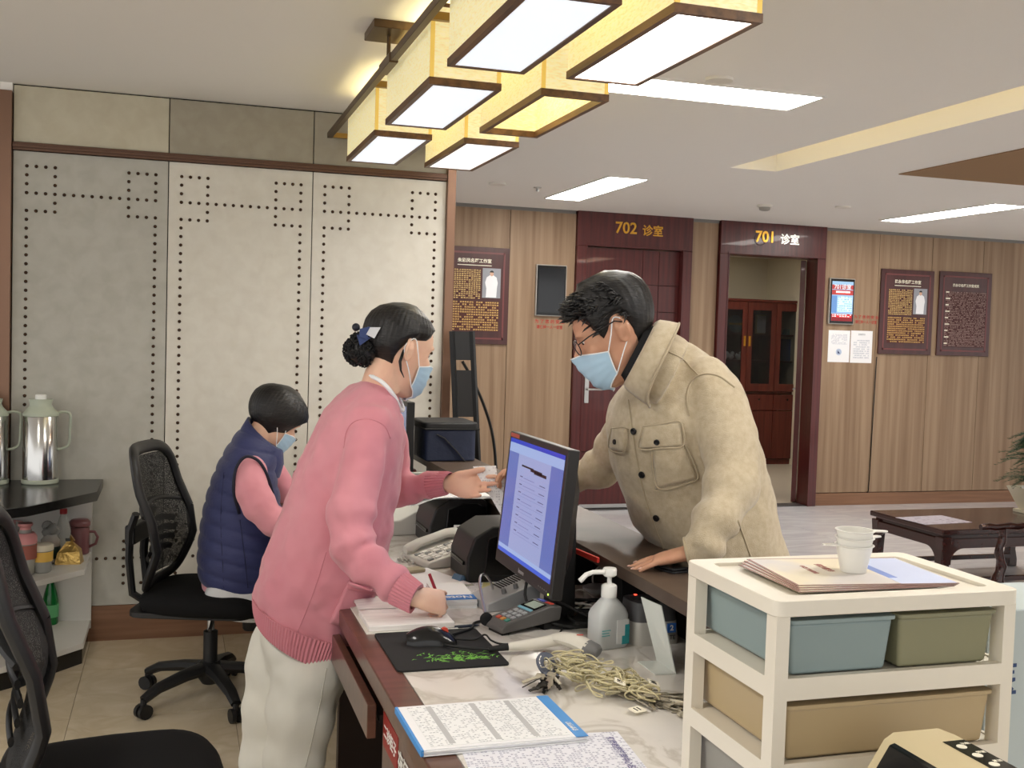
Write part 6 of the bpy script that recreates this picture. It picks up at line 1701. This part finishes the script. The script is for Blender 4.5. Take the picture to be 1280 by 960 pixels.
hN = hand_mb(Y(428, 640, 4.24), (1, .05, -.15), (0, -.2, 1), 1, (.4, .45, .5, .5), .92)
hF = hand_mb(Y(428, 632, 4.48), (1, -.15, -.1), (0, .2, 1), -1, (.4, .45, .5, .5), .92)
core = [loft(vest[:-1], grow=-.025), limb(sleeveN, grow=-.016), limb(sleeveF, grow=-.016), limb(thN, grow=-.018), limb(thF, grow=-.018), sh_.neck(Y(326, 556, 4.40), .048, .055)]
for L in (thN, thF):
    a = Y(*L[-1][:3]); core.append(MB().tube([a, (a.x, a.y, .05)], [.03, .03], 12))
wpart('body', fuse(core+sh_.mbs()+hN+hF, .005, 3, 'body', .45), M_skin, W2_)
sh_.mask(None, M_mask, M_maskw)
mk_ = [o for o in bpy.data.objects if o.name.startswith('face_mask') and o.parent is None][-1]; reparent(mk_, W2_)
face_bits(sh_, W2_)
def hl_b(th):
    a = abs(th if th < PI else th-2*PI)
    return float(np.interp(a, [0, .6, .95, 1.2, 1.5, 2.0, 3.15], [.160, .155, .125, .082, .066, .045, .022]))
wpart('hair', sh_.cap(hl_b, lambda th, t: .022+.012*math.sin(PI*min(1, t*1.1))*(.6+.4*abs(math.sin(th/2))), bump=strands(50, .0013), m=24, n=140), M_hair, W2_)
# ------------------------------------------------------------------ visitor in the beige wool jacket
M_wool = mat('beige_wool', (200, 186, 160), .95, var=((186, 170, 142), (60, 60, 60), 5, .35, .68), bump=((380, 380, 380), .6, .002), sheen=.35, spec=.1)
M_woold = mat('beige_wool_edge', (182, 167, 140), .95, sheen=.3, spec=.1)
my = 2.62
MN = thing('person', 'man in beige wool jacket and glasses leaning on the raised counter', 'person', (1.62, 2.66, 0))
jt = [(850, 785, 1010, 830, my, .17), (840, 735, 997, 775, my, .172), (824, 694, 984, 722, my, .175), (799, 660, 970, 672, my, .18), (787, 628, 957, 622, my, .182), (776, 596, 944, 575, my, .185), (768, 562, 930, 532, my, .19),
      (766, 530, 912, 492, my, .195), (771, 504, 892, 462, my, .185), (780, 486, 868, 438, my, .14), (790, 474, 845, 424, my, .09)]
aL = [(882, 478, 2.47, .066), (897, 505, 2.44, .072), (910, 550, 2.40, .072), (916, 592, 2.36, .068), (904, 634, 2.31, .06), (886, 664, 2.275, .049)]
wl_ = on(865, 690, 'z', .998); tp_ = on(800, 704, 'z', .960); hf_ = (tp_-wl_+Vector((-.02, 0, -.004))).normalized()
for q_, r_2 in ((wl_-hf_*.03, .043), (wl_+hf_*.012, .037)): aL.append(proj(q_)+(q_.y, r_2))
aR = [(795, 520, 2.80, .07), (775, 556, 2.88, .066), (752, 584, 2.93, .058), (722, 595, 2.96, .044), (690, 597, 2.97, .039), (662, 595, 2.975, .036)]
C0 = Y(803, 446, 2.49)
SR = Vector((.923, -.384, 0)); ZZ = Vector((0, 0, 1))
CA = (SR*-.90+ZZ*.43).normalized(); E1 = (SR*.43+ZZ*.90).normalized(); E2 = CA.cross(E1)
if E2.y > 0: E2 = -E2
yoke = MB().tube([C0-CA*.015, C0-CA*.045, C0-CA*.085], [.080, .088, .092], 28)
jk = fuse([loft(jt), yoke, limb(aL, wig=(.006, 6, .45, .98)), limb(aR, wig=(.006, 5, .2, .7))], .0075, 4, 'jacket', noise=(.014, .07))
jtree = bvh(jk)
jg = wpart('jacket', jk, M_wool, MN)
# near chest pocket with flap, far flap, placket, seams, buttons
pkt = wpart('chest_pocket', patch(jtree, [(816, 556), (852, 553), (872, 598), (820, 611)], .004, .006), M_wool, MN, jg)
wpart('pocket_edge', seam(jtree, [(815, 560), (817, 590), (822, 608), (835, 611), (862, 603), (872, 596), (866, 575), (856, 556)], .0026, .003), M_woold, MN, pkt)
fl1 = wpart('pocket_flap', patch(jtree, [(805, 533), (850, 527), (853, 556), (801, 559)], .009, .009), M_wool, MN, jg)
wpart('flap_edge', seam(jtree, [(805, 533), (801, 559), (828, 559), (853, 556), (850, 527), (828, 529), (805, 533)], .0022, .009), M_woold, MN, fl1)
fl2 = wpart('pocket_flap', patch(jtree, [(768, 535), (786, 536), (784, 563), (765, 560)], .009, .009, 6), M_wool, MN, jg)
wpart('flap_edge', seam(jtree, [(768, 535), (765, 560), (784, 563), (786, 536), (768, 535)], .002, .009), M_woold, MN, fl2)
wpart('placket_edge', seam(jtree, [(786, 500), (790, 530), (796, 570), (804, 610), (818, 655), (832, 690)], .0022, .002), M_woold, MN, jg)
wpart('armhole_seam', seam(jtree, [(862, 520), (858, 498), (864, 478), (878, 468), (898, 470), (918, 484)], .0026, .001), M_woold, MN, jg)
wpart('yoke_seam', seam(jtree, [(836, 440), (852, 448), (866, 462), (874, 470)], .0018, .001), M_woold, MN, jg)
wpart('side_seam', seam(jtree, [(922, 650), (930, 672), (938, 695)], .003, .0), M_woold, MN, jg)
for u, v, r in ((793, 539, .0088), (822, 551, .0075), (803, 593, .0088), (821, 647, .009), (773, 552, .007)):
    p, n = hit(jtree, u, v, .010 if v in (551, 552) else .003)
    if p is None: continue
    q = n.to_track_quat('Z', 'Y').to_matrix().to_4x4(); q.translation = p
    b_ = wpart('button', MB().lathe([(r, 0), (r, .003), (r*.8, .0045), (r*.7, .0035), (.0005, .0035)], 18, q), mat('black_button', (20, 20, 22), .3), MN, jg)
# folded collar round the neck; A points up the leaning neck, E1 to the nape, E2 to the near side
def cring(phi, r, lift): return C0+CA*lift+(E1*math.cos(phi)+E2*math.sin(phi))*r
g = []; nphi = 48
for i in range(nphi+1):
    ph = -2.75+5.5*i/nphi; a_ = abs(ph)/2.75; ext_ = .042+.030*a_**6; rr_ = .086-.006*a_
    sec = [(rr_-.004, -.035), (rr_-.003, .0), (rr_, .010), (rr_+.006, .012), (rr_+.016, .004), (rr_+.024, -ext_*.45), (rr_+.030, -ext_), (rr_+.025, -ext_-.002), (rr_+.012, -.02), (rr_+.004, -.035)]
    g.append([cring(ph, r, l) for r, l in sec])
mb = MB().rings(g, True, True)
wpart('collar', mb, M_wool, MN, jg)
wpart('collar_edge', MB().tube([r[6] for r in g], .003, 6), M_woold, MN, jg)
# sleeve hem
u1 = hf_.orthogonal().normalized(); u2 = hf_.cross(u1)
wpart('cuff_edge', MB().tube([wl_+hf_*.010+(u1*math.cos(i*PI/12)+u2*math.sin(i*PI/12))*.036 for i in range(25)], .0035, 6), M_woold, MN, jg)
# black inner layer
mh = Head(Y(767, 413, 2.51), (-.93, .37), .50, 0, 1.03)
nbm = C0-CA*.06
wpart('inner_shirt', MB().tube([C0+CA*.027, C0, C0-CA*.03, C0-CA*.08], [.081, .081, .078, .08], 28), mat('black_knit', (24, 24, 26), .85), MN)
# legs
lgN = [(930, 800, 2.56, .11), (950, 900, 2.56, .09), (965, 1000, 2.57, .08), (975, 1100, 2.58, .07)]
lgF = [(900, 800, 2.74, .11), (915, 890, 2.74, .09), (930, 980, 2.74, .08), (940, 1060, 2.75, .07)]
def lmb(L, g=0, z_end=.07):
    mb = limb(L, grow=g); a = Y(*L[-1][:3]); mb.tube([a+Vector((0, 0, .05)), (a.x, a.y, z_end)], [L[-1][3]+g, .062+g], 20); return mb
hp_ = [(858, 800, 1012, 850, my, .155), (848, 770, 1008, 815, my, .16)]
wpart('trousers', fuse([loft(hp_), lmb(lgN), lmb(lgF)], .01, 5, 'trousers', noise=(.012, .09)), mat('dark_trousers', (42, 44, 50), .85), MN)
for L in (lgN, lgF):
    a = Y(*L[-1][:3])
    wpart('shoe', MB().rings([[(a.x-.06+.14*math.cos(2*PI*i/20)*k, a.y+.048*math.sin(2*PI*i/20)*k, z) for i in range(20)] for z, k in ((.001, .95), (.02, 1), (.05, .85), (.09, .5))]), mat('black_shoe', (26, 25, 25), .35), MN)
# body with both hands
fo2 = []
hl = hand_mb(wl_, hf_, (-.16, .05, 1), 1, (.08, .08, .10, .10), .98, (.55, .75, -.3), .15, .12, fo2)
wr = Y(669, 594, 2.975); tr_ = Y(632, 588, 2.95)
hr = hand_mb(wr, tr_-wr, (.1, .55, .8), -1, (.35, .4, .5, .55), 1.0, (.8, .2, -.55), .2, .03)
core = [loft(jt[:-4], grow=-.035), limb(aL, grow=-.014), limb(aR, grow=-.013), loft(hp_, grow=-.025), lmb(lgN, -.02, .03), lmb(lgF, -.02, .03), mh.neck(nbm, .049, .052)]
wpart('body', fuse(core+mh.mbs()+hl+hr, .0042, 3, 'body', .45), M_skin2, MN)
for c, d, n, r in fo2[:4]:
    q = frame(c-d*r*.2+n*r*.75, d, n.cross(d)); wpart('fingernail', MB().ball((0, 0, 0), (r*.75, r*.6, r*.2), 10, 6, q), M_nail, MN)
mh.mask(None, M_mask, M_maskw)
mk_ = [o for o in bpy.data.objects if o.name.startswith('face_mask') and o.parent is None][-1]; reparent(mk_, MN)
face_bits(mh, MN)
def hl_m(th):
    a = abs(th if th < PI else th-2*PI)
    return float(np.interp(a, [0, .45, .8, 1.05, 1.25, 1.4, 1.62, 1.85, 2.1, 2.5, 3.15], [.182, .180, .172, .150, .108, .118, .142, .140, .085, .045, .035]))
hm = wpart('hair', mh.cap(hl_m, lambda th, t: .006+.020*min(1, t*1.3), bump=strands(38, .0016), m=24, n=120), M_hair, MN)
tf = MB(); rt = random.Random(12)
for k in range(620):
    th = max(-1.9, min(1.9, rt.gauss(0, 1.2))); t = rt.random()
    h0 = hl_m(th % (2*PI)); h = h0+(.224-h0)*t**.7
    b0 = mh.surf(th, h, .016 if t > .25 else .008); d = (mh.F*(.9+.3*math.cos(th))+mh.U*(.5 if h > .18 else -.2)+mh.S*(math.sin(th)*.5)+Vector((rt.gauss(0, .2), rt.gauss(0, .2), rt.gauss(0, .2)))).normalized()
    up = (b0-mh.p(0, 0, .13)).normalized(); l = rt.uniform(.014, .028)*(1.25 if h > .2 else 1)
    tf.tube([b0-d*.01, b0+d*l*.5+up*.007, b0+d*l+up*.004], [.0028, .0024, .0003], 5)
wpart('hair_tufts', tf, M_hair, MN, hm, kind='stuff')
# glasses
gl = wpart('glasses_frame', MB().tube([mh.p(.107, .006, .118), mh.p(.109, 0, .120), mh.p(.107, -.006, .118)], .0012, 6), mat('dark_frame', (36, 30, 30), .3), MN, label='thin dark spectacle frame')
for g in (-1, 1):
    rim = [mh.p(.103-.012*abs(math.cos(a)*.5+.5), g*(.033+.027*math.cos(a)), .116+.019*math.sin(a)) for a in [i*PI/12 for i in range(25)]]
    wpart('lens_rim', MB().tube(rim, .0014, 6), MATS['dark_frame'], MN, gl)
    c = sum(rim[:-1], Vector())/24; wpart('lens', MB().add(rim[:-1]+[c], [(i, (i+1) % 24, 24) for i in range(24)]), M_glass, MN, gl)
    wpart('temple', MB().tube([mh.p(.092, g*.061, .122), mh.p(.06, g*.078, .128), mh.p(-.01, g*.086, .134), mh.p(-.03, g*.084, .122)], .0018, 6), MATS['dark_frame'], MN, gl)

# ---- the slip passed from hand to hand
a, b, c, d = Y(592, 583, 2.99), Y(633, 580, 2.97), Y(634, 596, 2.965), Y(627, 648, 2.93)
e = Y(598, 596, 2.985)
sl = thing('paper_slip', 'white printed slip with a barcode passed between the two people', 'paper', tuple(a))
lo = Vector(a)
front = [Y(591, 583, 2.985), Y(620, 582, 2.97), Y(621, 594, 2.97), Y(633, 594, 2.96), Y(636, 599, 2.955), Y(628, 647, 2.925)]
front = [p-lo for p in front]
nrm = (front[1]-front[0]).cross(front[5]-front[0]).normalized()
if nrm.y > 0: nrm = -nrm
k = len(front)
o = part('sheet', MB().add([p for p in front]+[p-nrm*.0006 for p in front], [tuple(range(k)), tuple(range(2*k-1, k-1, -1))]+[(i, (i+1) % k, k+(i+1) % k, k+i) for i in range(k)]), bricktext('slip_print', (238, 239, 240), (204, 204, 208), 22, 16, .5, seed=61), sl)
ux = (front[1]-front[0]).normalized()
add_uv(o, lambda q: ((q-front[0]).dot(ux)/.1, 1+(q-front[0]).z/.16))
for i in range(11):
    p0 = front[0].lerp(front[1], .16+.066*i)+nrm*.0008-Vector((0, 0, .008)); w_ = ux*(.0012 if i % 3 else .0022)
    part('bar', MB().add([p0, p0+w_, p0+w_-Vector((0, 0, .012)), p0-Vector((0, 0, .012)), p0-nrm*.0004, p0+w_-nrm*.0004, p0+w_-Vector((0, 0, .012))-nrm*.0004, p0-Vector((0, 0, .012))-nrm*.0004], [(0,1,2,3),(7,6,5,4),(0,4,5,1),(1,5,6,2),(2,6,7,3),(3,7,4,0)]), M_rub, sl)
